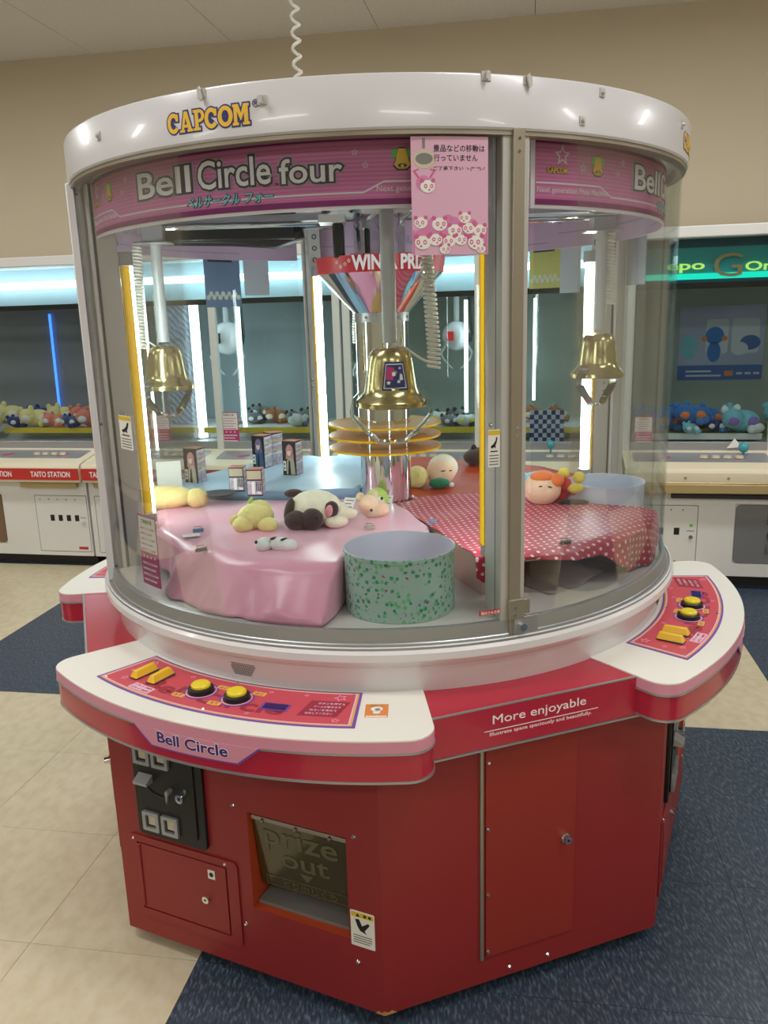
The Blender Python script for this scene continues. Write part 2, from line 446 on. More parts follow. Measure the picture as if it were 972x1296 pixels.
G().prism([(x*0.93, y*0.93) for x, y in oct_], 0.0, 0.04).obj('plinth', 'plinth_grey', cm, smooth=0)
g = G()
for s, t in ((0, 1), (1, -1)):
    pass
vx = P(R8 + 0.001, math.degrees(A_SK) - 22.5, 0)
for sgn, ln in ((-1, 0.022), (1, 0.030)):
    n = P(1, math.degrees(A_SK) - 22.5 + sgn*22.5, 0); t = Vector((-n.y, n.x, 0))*sgn
    pts = [vx + Vector((0, 0, 0.04)), vx + t*ln + Vector((0, 0, 0.04)), vx + t*ln*0.6 + Vector((0, 0, 0.05)), vx + t*ln*0.3 + Vector((0, 0, 0.046)), vx + Vector((0, 0, 0.052))]
    g.add([p + n*0.0006 for p in pts], [(0, 1, 2, 3, 4)])
tag(g.obj('chipped_corner', 'scuff_wood', body, smooth=0), 'bare wood where the bottom corner is chipped')

FY = -APO                           # at angle 0 a console face is the plane y = -APO
ff = plane((0, FY, 0), (1, 0, 0), (0, 0, 1))      # x = along the face, y = up, z = outwards
def rot(o, a): o.rotation_euler = (0, 0, a); return o
# ---- coin panel
cp = G().prism(rrect(-0.284, -0.082, 0.338, 0.60, 0.012), 0, 0.010, 0, ff).prism(rrect(-0.268, -0.104, 0.36, 0.60, 0.010), 0.010, 0.014, 0, ff).obj('coin_panel', 'black_plastic', cm, bevel=0.002)
sl = None
for sx, sz in ((-0.236, 0.385), (-0.180, 0.385), (-0.246, 0.560), (-0.192, 0.560)):
    g = G(); w = 0.024
    g.ringprism(rrect(sx-w, sx+w, sz-w*1.05, sz+w*1.05, 0.003), rrect(sx-w*0.62, sx+w*0.62, sz-w*0.68, sz+w*0.68, 0.002), 0.013, 0.021, 0, ff)
    g.prism(rrect(sx-w*0.6, sx+w*0.6, sz-w*0.66, sz+w*0.66, 0.001), 0.013, 0.0145, 1, ff)
    g.obj('coin_return_frame', ['silver_paint', 'black_plastic'], cp)
    G().prism(rrect(sx-w*0.42, sx+w*0.58, sz-w*0.45, sz+w*0.62, 0.001), 0.0145, 0.0155, 0, ff).obj('return_flap', 'cream_pad', cp)
g = G().add([ff(x, y, z) for x, y, z in ((-0.262, 0.510, 0.014), (-0.222, 0.510, 0.014), (-0.222, 0.497, 0.038), (-0.262, 0.497, 0.038), (-0.262, 0.490, 0.036), (-0.222, 0.490, 0.036), (-0.262, 0.490, 0.014), (-0.222, 0.490, 0.014))], [(0, 1, 2, 3), (3, 2, 5, 4), (4, 5, 7, 6), (0, 3, 4, 6), (1, 7, 5, 2)])
g.obj('return_lever', 'silver_paint', cp, smooth=0)
G().cyl(ff(-0.170, 0.482, 0.013), ff(-0.170, 0.482, 0.03), 0.006).prism([(-0.174, 0.486), (-0.166, 0.486), (-0.168, 0.468), (-0.172, 0.455)], 0.026, 0.032, 0, ff).obj('reject_lever', 'silver_paint', cp)
G().cyl(ff(-0.139, 0.472, 0.013), ff(-0.139, 0.472, 0.026), 0.011).cyl(ff(-0.139, 0.472, 0.0262), ff(-0.139, 0.472, 0.0264), 0.004, mi=1).obj('panel_lock', ['chrome', 'black_plastic'], cp)
G().cyl(ff(-0.128, 0.490, 0.013), ff(-0.128, 0.490, 0.016), 0.004).obj('panel_screw', 'chrome', cp)
g = G().tube([ff(x, y, 0.014) for x, y in ((-0.246, 0.478), (-0.225, 0.462), (-0.20, 0.457), (-0.178, 0.460))], 0.003, 6); g.obj('panel_ridge', 'black_plastic', cp)
rot(cp, A_CON); spin4(cp)
# ---- service hatch
sh = G().ringprism(rrect(-0.326, -0.006, 0.094, 0.324, 0.014), rrect(-0.302, -0.0355, 0.1165, 0.3055, 0.003), 0, 0.0045, 0, ff).obj('service_hatch', 'red_body', cm)
G().prism(rrect(-0.2975, -0.040, 0.121, 0.301, 0.002), 0, 0.0045, 0, ff).obj('hatch_door', 'red_body', sh, bevel=0.0008)
G().box(-0.302, -0.292, FY-0.008, FY, 0.125, 0.300).obj('hatch_hinge', 'red_body', sh, bevel=0.002)
G().cyl(ff(-0.099, 0.205, 0.004), ff(-0.099, 0.205, 0.014), 0.0095).cyl(ff(-0.099, 0.205, 0.0141), ff(-0.099, 0.205, 0.0143), 0.003, mi=1).obj('hatch_lock', ['chrome', 'black_plastic'], sh)
G().prism(rrect(-0.091, -0.071, 0.262, 0.286, 0.001), 0.004, 0.0052, 0, ff).cyl(ff(-0.081, 0.274, 0.005), ff(-0.081, 0.274, 0.0056), 0.006, mi=1).obj('hatch_sticker', ['paper', 'black_print'], sh)
for x, z in ((-0.312, 0.312), (-0.040, 0.314)):
    G().cyl(ff(x, z, 0.002), ff(x, z, 0.006), 0.0055, 0.003).obj('hatch_screw', 'chrome', sh)
rot(sh, A_CON); spin4(sh)
# ---- prize door
pd = G().add([ff(x, y, z) for x, y, z in ((0.036, 0.452, -0.012), (0.279, 0.452, -0.012), (0.279, 0.262, -0.034), (0.036, 0.262, -0.034), (0.036, 0.452, -0.016), (0.279, 0.452, -0.016), (0.279, 0.262, -0.038), (0.036, 0.262, -0.038))], [(0, 1, 2, 3), (7, 6, 5, 4), (0, 4, 5, 1), (3, 2, 6, 7), (0, 3, 7, 4), (1, 5, 6, 2)]).obj('prize_flap', 'tape_brown', cm)
fd = plane(ff(0.1575, 0.357, -0.0225), (1, 0, 0), Vector(ff(0, 0.452, -0.012)) - Vector(ff(0, 0.262, -0.034)))
g = G().text('prize', 0.19, 0.072, -0.002, 0.045, 0.012, 0, 0.0012, fd).text('out', 0.125, 0.042, 0.004, -0.008, 0.012, 0, 0.0012, fd)
g.prism([(-0.012, -0.036), (0.022, -0.036), (0.005, -0.058)][::-1], 0, 0.0012, 0, fd)
g.ringprism(rrect(-0.105, 0.108, -0.092, -0.064, 0.004), rrect(-0.103, 0.106, -0.090, -0.066, 0.003), 0, 0.0012, 0, fd).text('とり出しぐち', 0.14, 0.02, 0.01, -0.078, 0.01, 0, 0.0012, fd)
g.obj('flap_lettering', 'smoked_print', pd)
G().box(0.038, 0.279, FY+0.004, FY+0.022, 0.449, 0.459).obj('flap_rail', 'steel', pd, bevel=0.001)
for x in (0.068, 0.155, 0.24): G().cyl(ff(x, 0.452, -0.004), ff(x, 0.452, 0.002), 0.0055, 0.003).obj('rail_screw', 'chrome', pd)
G().box(0.032, 0.280, FY+0.02, FY+0.155, 0.2155, 0.224).obj('chute_floor', 'chute_grey', pd)
for x, z in ((-0.008, 0.474), (0.300, 0.474), (0.005, 0.163), (0.299, 0.159)): G().cyl(ff(x, z, 0), ff(x, z, 0.004), 0.0055, 0.003).obj('face_screw', 'chrome', pd)
rot(pd, A_CON); spin4(pd)
# hand warning sticker beside the prize door
def hand_sticker(o, w, h, fn, d0):
    g = G().prism(rrect(-w/2, w/2, -h/2, h/2, w*0.05), d0, d0+0.0006, 0, fn)
    g.prism(rrect(-w*0.46, w*0.46, h*0.33, h*0.46, w*0.02), d0, d0+0.001, 1, fn)
    g.prism([(-w*0.28, h*0.35), (-w*0.1, h*0.35), (-w*0.19, h*0.44)], d0, d0+0.0013, 2, fn)
    for k in range(2): g.prism(rrect(w*(0.05 + 0.2*k), w*(0.17 + 0.2*k), h*0.36, h*0.43, 0.0004), d0, d0+0.0013, 2, fn)
    g.prism([(-w*0.30, h*0.26), (-w*0.14, h*0.28), (-w*0.02, h*0.10), (w*0.24, h*0.22), (w*0.30, h*0.17), (w*0.08, -h*0.02), (w*0.16, -h*0.10), (0, -h*0.06), (-w*0.1, -h*0.04), (-w*0.2, h*0.06)][::-1], d0, d0+0.0012, 2, fn)
    for k in range(4): g.prism(rrect(-w*0.4, w*(0.38 - 0.1*(k == 3)), h*(-0.2 - 0.065*k), h*(-0.175 - 0.065*k), 0.0002), d0, d0+0.001, 3, fn)
    return g.obj('hand_warning_sticker', ['paper', 'sticker_yellow', 'black_print', 'grey_print'], o)
ws = hand_sticker(cm, 0.058, 0.09, plane(ff(0.314, 0.247, 0), (1, 0, 0), (0, 0, 1)), 0.0); rot(ws, A_CON); spin4(ws)
# ---- cabinet door under each skirt
dr = G().prism(rrect(-0.112, 0.118, 0.110, 0.640, 0.002), 0, 0.004, 0, ff).obj('cabinet_door', 'red_door', cm, bevel=0.001)
G().cyl(ff(-0.122, 0.108, 0.003), ff(-0.122, 0.640, 0.003), 0.0048, seg=10).obj('door_hinge', 'steel', dr)
for z in (0.605, 0.44, 0.275, 0.125): G().cyl(ff(-0.106, z, 0.003), ff(-0.106, z, 0.0075), 0.005, 0.003).obj('hinge_screw', 'chrome', dr)
G().cyl(ff(0.091, 0.370, 0.003), ff(0.091, 0.370, 0.008), 0.012).cyl(ff(0.091, 0.370, 0.008), ff(0.091, 0.370, 0.02), 0.009).cyl(ff(0.091, 0.370, 0.0201), ff(0.091, 0.370, 0.0203), 0.0035, mi=1).obj('door_lock', ['chrome', 'black_plastic'], dr)
for x in (-0.048, 0.054): G().cyl(ff(x, 0.060, 0), ff(x, 0.060, 0.004), 0.0055, 0.003).obj('door_screw', 'chrome', dr)
rot(dr, A_SK); spin4(dr)
# ---- skirts
SA = 0.900
sf = plane((0, -SA, 0), (1, 0, 0), (0, 0, 1))
sk = G().prism([tuple(P(0.79, a, 0)[:2]) for a in range(16, -17, -4)] + [(-0.275, -SA), (0.275, -SA)], 0.656, 0.7495).obj('skirt', 'red_gloss', cm, bevel=0.002)
G().box(-0.262, 0.262, -SA-0.0025, -SA+0.004, 0.652, 0.6565).obj('skirt_trim', 'aluminium', sk)
G().box(-0.262, 0.262, -SA-0.001, -SA+0.004, 0.7478, 0.7508).obj('skirt_top_trim', 'aluminium', sk)
g = G().text('More enjoyable', 0.228, 0.026, 0.004, 0.716, 0.0, 0, 0.0006, sf).text('Illustrate space spaciously and beautifully.', 0.25, 0.0105, 0.008, 0.686, 0.0, 0, 0.0006, sf)
g.prism(rrect(-0.130, 0.150, 0.6945, 0.6960, 0.0004), 0, 0.0006, 0, sf)
g.obj('skirt_lettering', 'white_print', sk)
rot(sk, A_SK); spin4(sk)
# ---- consoles
def sector(r0, r1, ha, cr, inset=0.0, n=40):
    """outline of a console top: outer arc with rounded corners, inner arc"""
    r1 -= inset; h = math.radians(ha) - inset/r1; pts = []
    ro = r1 - cr; ao = h - cr/ro*1.0
    for i in range(n + 1):
        a = -ao + 2*ao*i/n; pts.append((r1*math.sin(a), -r1*math.cos(a)))
    def corner(sgn):
        a = sgn*ao; c = Vector((ro*math.sin(a), -ro*math.cos(a))); res = []
        rad = Vector((math.sin(a), -math.cos(a))); tan = Vector((math.cos(a), math.sin(a)))*sgn
        for i in range(1, 7):
            t = math.radians(90*i/6); res.append(tuple(c + rad*cr*math.cos(t) + tan*cr*math.sin(t)))
        return res
    c1 = corner(1); c0 = corner(-1)[::-1]
    inn = [((r0)*math.sin(h*(1 - 2*i/20)), -r0*math.cos(h*(1 - 2*i/20))) for i in range(21)]
    return c0 + pts + c1 + inn
con = G().prism(sector(0.785, 1.02, 29.6, 0.055, 0.0008), 0.7495, 0.7525).obj('control_console', 'white_top', cm)
G().prism(sector(0.79, 1.02, 29.6, 0.055), 0.726, 0.7497).obj('edge_band', 'pink_edge', con)
G().prism(sector(0.79, 1.02, 29.6, 0.055, -0.0012), 0.7215, 0.7262).obj('upper_trim', 'aluminium', con)
G().prism(sector(0.79, 1.02, 29.6, 0.055, 0.002), 0.664, 0.7217).obj('apron', 'red_gloss', con)
G().prism(sector(0.79, 1.02, 29.6, 0.055, 0.0), 0.6595, 0.6645).obj('lower_trim', 'aluminium', con)
RB = 1.0205; wb = wrap(RB)
def dense(pts, n=10):
    out = []
    for i, p in enumerate(pts):
        q = pts[(i + 1) % len(pts)]
        out += [(p[0] + (q[0]-p[0])*k/n, p[1] + (q[1]-p[1])*k/n) for k in range(n)]
    return out
def wrapgrid(g, x0a, x1a, x0b, x1b, ya, yb, fn, d0, d1, mi=0, n=16):
    """curved quad strip between the line ya (x0a..x1a) and yb (x0b..x1b)"""
    vs = []
    for d in (d0, d1):
        for y, a, b in ((ya, x0a, x1a), (yb, x0b, x1b)):
            vs += [fn(a + (b-a)*i/n, y, d) for i in range(n+1)]
    m = n + 1; fs = []
    for i in range(n):
        fs += [(2*m+i, 2*m+i+1, 3*m+i+1, 3*m+i), (i, m+i, m+i+1, i+1), (i, i+1, 2*m+i+1, 2*m+i), (m+i, 3*m+i, 3*m+i+1, m+i+1)]
    fs += [(0, 2*m, 3*m, m), (m-1, 2*m-1, 4*m-1, 3*m-1)]
    return g.add(vs, fs, mi)
g = G(); wrapgrid(g, -0.142, 0.176, -0.092, 0.126, 0.7240, 0.684, wb, 0.0, 0.0012, 1); wrapgrid(g, -0.138, 0.172, -0.089, 0.123, 0.7262, 0.6875, wb, 0.0, 0.0018, 0)
g.obj('name_plate', ['pink_edge', 'purple'], con)
g = G().text('Bell Circle', 0.172, 0.0235, 0.016, 0.7105, 0.05, 0.0018, 0.0022, wb, 1, ref=0.0).text('Bell Circle', 0.172, 0.0235, 0.016, 0.7105, 0.022, 0.0018, 0.0026, wb, 0, ref=0.0)
g.obj('plate_lettering', ['deep_purple', 'white_print'], con)
g = G(); zt = 0.7525
g.arc(0.812, 0.968, zt, zt+0.0016, -20.2, 20.2, 40, 0); g.arc(0.8175, 0.9625, zt, zt+0.0019, -19.8, 19.8, 40, 1); g.arc(0.8215, 0.9585, zt, zt+0.0022, -19.5, 19.5, 40, 2); g.arc(0.824, 0.956, zt, zt+0.0025, -19.3, 19.3, 40, 3)
g.obj('control_plate', ['purple', 'gold_print', 'pale_pink', 'plate_red'], con)
zp = zt + 0.0025
def polar(r, a):
    """flat frame on the console top: x to the right, y away from the player"""
    o = P(r, a, 0); c = math.radians(a); ux = Vector((math.cos(c), math.sin(c), 0)); uy = Vector((-math.sin(c), math.cos(c), 0))
    return lambda x, y, z: tuple(Vector((o.x, o.y, 0)) + ux*x + uy*y + Vector((0, 0, zp + z)))
g = G()
for a, r, R in ((-17.5, 0.842, 0.013), (17.2, 0.842, 0.015), (17.6, 0.942, 0.009), (-16.6, 0.93, 0.009), (12, 0.838, 0.006), (-8, 0.84, 0.007), (6.5, 0.84, 0.006), (-13.5, 0.945, 0.008), (6, 0.942, 0.006), (-18, 0.895, 0.006)): g.star(0, 0, R, 0.22, 0, 0.0004, polar(r, a), 0, rot=a)
for a, ln in ((15.5, 4),):
    f = polar(0.893, a)
    g.prism([(-0.05, -0.034), (0.034, -0.034), (0.05, 0.034), (-0.034, 0.034)], 0, 0.0004, 1, f)
    for k, s in enumerate(('ボタンを押すと', 'アームが動きます', 'ねらいを定めて', 'はなしてください')): g.text(s, 0.058, 0.0085, 0.008 - 0.006*k + 0.004, 0.022 - 0.0148*k, 0.01, 0.0004, 0.0008, f, 0)
f = polar(0.940, -11.5); g.prism(rrect(-0.036, 0.03, -0.014, 0.012, 0.002), 0, 0.0004, 2, f)
for k in range(2): g.text('1プレイ 100円' if k == 0 else '6プレイ 500円', 0.054, 0.0075, -0.003, 0.005 - 0.0125*k, 0.008, 0.0004, 0.0008, f, 3)
f = polar(0.905, -2); g.text('Bell Circle', 0.36, 0.05, 0, 0, 0.03, 0, 0.0003, lambda x, y, z: polar(0.91 + -y, -1 + math.degrees(x/0.9))(0, 0, z), 1)
for a in (-3.5, 2.6):
    f = polar(0.888, a)
    g.ringprism(circle(0, 0, 0.034, 24), circle(0, 0, 0.031, 24), 0, 0.0008, 2, f); g.ringprism(circle(0, 0, 0.038, 24), circle(0, 0, 0.035, 24), 0, 0.0008, 4, f)
    for sx, sy in ((0.036, 0.034), (-0.034, -0.036)):
        g.prism(rrect(sx-0.016, sx+0.016, sy-0.008, sy+0.008, 0.003), 0, 0.0009, 5, f).text('よこ' if sx > 0 else 'たて', 0.018, 0.009, sx, sy, 0.01, 0.0009, 0.0013, f, 3)
tag(g.obj('panel_print', ['pale_pink', 'plate_dark', 'pale_pink', 'plate_dark', 'purple', 'gold_print'], con), kind='stuff')
for a in (-3.5, 2.6):
    f = polar(0.888, a); o = Vector(f(0, 0, 0))
    g = G().lathe([(0.0, 0), (0.029, 0), (0.0285, 0.010), (0.0225, 0.013), (0.0225, 0.009)], n=28, mi=0).lathe([(0.0215, 0.008), (0.0215, 0.017), (0.018, 0.0205), (0.0, 0.0215)], n=28, mi=1)
    for i, v in enumerate(g.v): g.v[i] = v + o
    g.obj('round_button', ['black_plastic', 'button_yellow'], con)
for a, r in ((-15.2, 0.892), (-11.8, 0.886)):
    f = polar(r, a); w, l = 0.0115, 0.033; c, s = math.cos(0.10), math.sin(0.10)
    g = G().prism(rrect(-w*1.15, w*1.15, -l*1.02, l*1.02, 0.004), 0, 0.004, 0, f)
    g.add([f(x*c - y*s, x*s + y*c, z) for x, y, z in ((-w, -l, 0.004), (w, -l, 0.004), (w, l, 0.004), (-w, l, 0.004), (-w*0.45, -l*0.8, 0.019), (w*0.45, -l*0.8, 0.019), (w*0.45, l*0.85, 0.019), (-w*0.45, l*0.85, 0.019))], [(4, 5, 6, 7), (0, 1, 5, 4), (1, 2, 6, 5), (2, 3, 7, 6), (3, 0, 4, 7)], 1)
    g.obj('coin_bar', ['dark_grey', 'bar_yellow'], con, bevel=0.002)
f = polar(0.902, 8.9); G().prism(rrect(-0.030, 0.030, -0.015, 0.015, 0.002), 0, 0.0012, 1, f).prism(rrect(-0.026, 0.026, -0.012, 0.012, 0.001), 0, 0.0018, 0, f).obj('count_display', ['screen_blue', 'purple'], con)
for a, r in ((-19, 0.827), (-19, 0.953), (19, 0.827), (19, 0.953), (0, 0.8255), (0, 0.954)):
    o = Vector(polar(r, a)(0, 0, 0)); G().cyl(o, o + Vector((0, 0, 0.0018)), 0.0032, 0.002, 8).obj('plate_screw', 'chrome', con)
rot(con, A_CON); cons = spin4(con)
# orange sticker on the front console only
f = polar(0.892, 22.6); zo = -0.0025
g = G().prism(rrect(-0.024, 0.024, -0.03, 0.028, 0.001), zo, zo+0.0005, 0, f)
g.prism(circle(0.0, 0.006, 0.013, 14, 0.010), zo, zo+0.0009, 1, f).prism(circle(0, -0.008, 0.008, 12, 0.007), zo, zo+0.0009, 1, f).prism(circle(0.002, 0.004, 0.006, 10, 0.004), zo, zo+0.0012, 2, f).prism(rrect(-0.014, 0.014, 0.016, 0.024, 0.002), zo, zo+0.0009, 3, f).prism(rrect(-0.022, 0.022, -0.029, -0.024, 0.001), zo, zo+0.0009, 1, f)
tag(g.obj('character_sticker', ['orange_print', 'paper', 'grey_print', 'scuff_wood'], con), 'small orange square sticker with a pale figure')
# ---- base ring and glass track
G().lathe([(0.78, 0.70), (0.802, 0.74), (0.802, 0.790), (0.806, 0.808), (0.818, 0.817), (0.829, 0.824), (0.835, 0.834), (0.835, 0.850), (0.829, 0.857), (0.78, 0.858)], n=128).obj('base_ring', 'white_enamel', cm, smooth=30)
trk = G().lathe([(0.829, 0.856), (0.829, 0.862), (0.824, 0.864), (0.822, 0.8605), (0.817, 0.8605), (0.8155, 0.866), (0.8135, 0.868), (0.8095, 0.896), (0.798, 0.897), (0.796, 0.888), (0.78, 0.888), (0.78, 0.856)], n=128, closed=True).obj('glass_track', 'aluminium', cm, smooth=25)
G().lathe([(0.8285, 0.8625), (0.826, 0.8645), (0.8235, 0.8635)], n=128).obj('track_bead', 'white_enamel', trk)
# speaker grille under the track
g = G(); wr = wrap(0.8025)
for i in range(14):
    for j in range(10):
        x = -0.030 + 0.0046*i + (0.0023 if j % 2 else 0); z = 0.768 + 0.0042*j
        if abs(x)/0.034 + abs(z - 0.787)/0.045 < 1.05: g.prism(circle(x, z, 0.0015, 6), 0, 0.0006, 0, wr)
sp = tag(g.obj('speaker_grille', 'black_plastic', cm), kind='stuff'); rot(sp, A_CON); spin4(sp)
# ---- inner deck
G().lathe([(0.0, 0.892), (0.795, 0.892), (0.795, 0.86), (0, 0.86)], n=96).obj('deck', 'deck_floor', cm)
# ---- lid
lid = G().lathe([(0.0, 1.966), (0.800, 1.968), (0.811, 1.978), (0.8155, 1.977), (0.8176, 1.973), (0.8176, 1.886), (0.815, 1.882), (0.802, 1.882), (0.802, 1.895), (0.0, 1.895)], n=128).obj('lid_ring', 'lid_white', cm, smooth=30)
G().lathe([(0.812, 1.883), (0.812, 1.874), (0.790, 1.872), (0.788, 1.896), (0.80, 1.896)], n=128, closed=True).obj('upper_track', 'steel', lid, smooth=30)
wl = wrap(0.8176)
def grown(poly, d):
    if d == 0: return poly
    n = len(poly); out = []
    for i in range(n):
        p0, p1, p2 = Vector(poly[i-1]), Vector(poly[i]), Vector(poly[(i+1) % n]); a = (p1 - p0).normalized(); b = (p2 - p1).normalized()
        na, nb = Vector((a.y, -a.x)), Vector((b.y, -b.x)); m = (na + nb)
        out.append(tuple(p1 + m*(d/max(0.35, 1 + na.dot(nb)))))
    return out
def slab_letter(ch, d):
    """heavy slab-serif capital as a few convex pieces, height 1; d widens every piece for the outline"""
    R = lambda x0, x1, y0, y1: [(x0, y0), (x1, y0), (x1, y1), (x0, y1)]
    def ring(cx, cy, rx, ry, ix, iy, a0, a1, n=16):
        if d > 0: rx, ry, ix, iy = rx + d, ry + d, 0.02, 0.02
        ps = []
        for i in range(n):
            t0, t1 = math.radians(a0 + (a1-a0)*i/n), math.radians(a0 + (a1-a0)*(i+1)/n)
            ps.append([(cx + ix*math.cos(t0), cy + iy*math.sin(t0)), (cx + rx*math.cos(t0), cy + ry*math.sin(t0)), (cx + rx*math.cos(t1), cy + ry*math.sin(t1)), (cx + ix*math.cos(t1), cy + iy*math.sin(t1))])
        return ps
    if ch == 'C': ps = [R(0.56, 0.72, 0.58, 0.92)]; arcs = ring(0.40, 0.5, 0.40, 0.5, 0.19, 0.29, 38, 322)
    elif ch == 'O': ps = []; arcs = ring(0.42, 0.5, 0.42, 0.5, 0.20, 0.29, 0, 360, 22)
    elif ch == 'P': ps = [R(0.10, 0.31, 0, 1), R(0.0, 0.42, 0, 0.13), R(0.0, 0.2, 0.86, 1.0), R(0.25, 0.4, 0.84, 1.0), R(0.25, 0.4, 0.38, 0.52)]; arcs = ring(0.38, 0.69, 0.29, 0.31, 0.12, 0.15, -90, 90, 10)
    elif ch == 'A': ps = [[(0.06, 0), (0.2, 0), (0.46, 1), (0.3, 1)], [(0.54, 0), (0.76, 0), (0.50, 1), (0.3, 1)], R(0.2, 0.6, 0.22, 0.36), R(-0.02, 0.3, 0, 0.12), R(0.46, 0.82, 0, 0.12)]; arcs = []
    else: ps = [R(0.06, 0.24, 0, 1), R(0.62, 0.84, 0, 1), [(0.10, 1), (0.42, 0.22), (0.52, 0.36), (0.32, 1)], [(0.60, 1), (0.40, 0.40), (0.46, 0.22), (0.80, 1)], R(-0.02, 0.32, 0, 0.13), R(0.54, 0.92, 0, 0.13), R(0.0, 0.2, 0.87, 1), R(0.7, 0.9, 0.87, 1)]; arcs = []
    return [grown(p, d) for p in ps] + arcs
def capcom(fn, w, h, x, y, d0, parent, rotz, name='maker_lettering', reg=False):
    g = G(); k = w/4.85
    for gi, (L_, ox) in enumerate(zip('CAPCOM', (0, 0.82, 1.68, 2.36, 3.14, 3.98))):
        for grow, mi, dz in ((0.075, 1, 0.0004), (0.0, 0, 0.0009)):
            for poly in slab_letter(L_, grow): g.prism([(x - w/2 + (px + ox)*k, y - h/2 + py*h) for px, py in poly], d0, d0 + dz + gi*0.00002, mi, fn)
    if reg: g.text('®', 0.014, 0.014, x + w*0.58, y + h*0.45, 0, d0, d0+0.0006, fn, 1)
    o = g.obj(name, ['yellow_print', 'navy_print'], parent); return rot(o, rotz)
for k in range(4): capcom(wl, 0.186, 0.037, 0, 1.9225, 0, lid, A_CON + math.radians(1.3) + k*math.pi/2, reg=True)
def clip(a, z, kind):
    o = P(0.8176, a, z); t = Vector((math.cos(math.radians(a)), math.sin(math.radians(a)), 0)); n = P(1, a, 0)
    g = G().obox(o + n*0.001, t*(0.018 if kind else 0.014), n*0.002, (0, 0, 0.016))
    if kind == 1: g.obox(o + n*0.006 + Vector((0, 0, -0.002)), t*0.006 + Vector((0, 0, 0.004)), n*0.004, Vector((0, 0, 0.022)) + t*(-0.006))
    elif kind == 2: g.obox(o + n*0.006, t*0.004, n*0.012, (0, 0, 0.014))
    else: g.cyl(o + n*0.001, o + n*0.008, 0.005, 0.003, 8)
    g.obj('poster_clip', 'pale_alu', lid, smooth=0)
for a, z, k in ((-23.8, 1.968, 1), (-14.9, 1.943, 2), (14.5, 1.972, 2), (20.5, 1.969, 1), (33.1, 1.963, 0), (29.5, 1.907, 0), (-46.1, 1.935, 0), (58, 1.95, 0)): clip(a, z, k)
# ---- posts with their lamps
po = G().box(-0.0225, 0.0225, -0.806, -0.715, 0.888, 1.886).obj('post', 'pale_alu', cm, bevel=0.003)
G().box(-0.0125, 0.0125, -0.818, -0.805, 0.86, 1.886).obj('steel_rail', 'steel', po, bevel=0.001)
G().box(-0.030, 0.027, -0.808, -0.780, 0.89, 1.886).obj('edge_strip', 'strip_grey', po, bevel=0.002)
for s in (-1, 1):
    G().box(s*0.0225 - 0.0006, s*0.0225 + 0.0006, -0.772, -0.765, 0.89, 1.886).obj('groove_shade', 'dark_grey', po, smooth=0)  # thin dark strip, painted shade of the groove down the post side
    for z in (1.29, 1.315, 1.87, 1.82, 1.77): G().cyl((s*0.0225, -0.745, z), (s*0.0255, -0.745, z), 0.006, 0.005, 10).obj('post_screw', 'chrome', po)
for z in (1.30, 1.316, 1.845, 1.868): G().cyl((0.0, -0.818, z), (0, -0.8195, z), 0.003, seg=8).obj('rail_screw', 'chrome', po)
for z in (1.75, 1.79, 1.83): G().ringprism(circle(0, z, 0.009, 14), circle(0, z, 0.0055, 14), 0, 0.002, 0, plane((0, -0.715, 0), (-1, 0, 0), (0, 0, 1))).obj('hole_shade_ring', 'dark_grey', po)  # dark rings stand in for the shade inside the post's holes
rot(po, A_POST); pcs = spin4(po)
for q in (pcs[0], pcs[2]):          # the two structural posts carry a white outer cover instead of the sliding rail
    G().box(-0.027, 0.027, -0.824, -0.772, 0.86, 1.886).obj('post_cover', 'white_enamel', q, bevel=0.003)
    for z in (0.90, 1.29, 1.86): G().cyl((0.027, -0.80, z), (0.0285, -0.80, z), 0.004, seg=8).obj('cover_screw', 'dark_grey', q)
    for ch in list(q.children):
        if ch.name.startswith(('steel_rail', 'rail_screw')): bpy.data.objects.remove(ch)
tl = G().cyl((0, -0.695, 1.035), (0, -0.695, 1.69), 0.0135, seg=14).obj('tube_lamp', 'tube_light', cm)
G().box(-0.016, 0.016, -0.714, -0.68, 1.69, 1.725).box(-0.016, 0.016, -0.714, -0.68, 1.01, 1.035).obj('lamp_holder', 'grey_plastic', tl, bevel=0.002)
G().box(0.0155, 0.0168, -0.712, -0.690, 1.035, 1.69).box(-0.0165, 0.0155, -0.7125, -0.711, 1.035, 1.69).box(-0.0178, -0.0165, -0.7125, -0.705, 1.035, 1.69).obj('yellow_cover', 'yellow_cover', tl)
rot(tl, A_POST); spin4(tl)
G().box(-0.0178, -0.0165, -0.7125, -0.679, 1.035, 1.69).obj('yellow_cover', 'yellow_cover', tl)
# door lock on the front rail
g = G().box(-0.004, 0.055, -0.822, -0.812, 0.862, 0.904).obj('sliding_lock', 'aluminium', cm, bevel=0.001)
G().box(-0.016, 0.020, -0.824, -0.814, 0.902, 0.945).box(0.020, 0.034, -0.822, -0.812, 0.91, 0.943).obj('lock_bracket', 'steel', g, bevel=0.001)
G().cyl((0.012, -0.821, 0.884), (0.012, -0.836, 0.884), 0.0085).obj('lock_barrel', 'chrome', g)
for z in (0.912, 0.928): G().cyl((-0.004, -0.823, z), (-0.004, -0.827, z), 0.003, seg=8).obj('bracket_screw', 'chrome', g)
rot(g, A_POST)
# ---- glass
gp = G().arc(0.8005, 0.8045, 0.89, 1.884, -42.8, 42.8, 48).obj('curved_pane', 'dome_glass', cm); rot(gp, A_CON); spin4(gp)
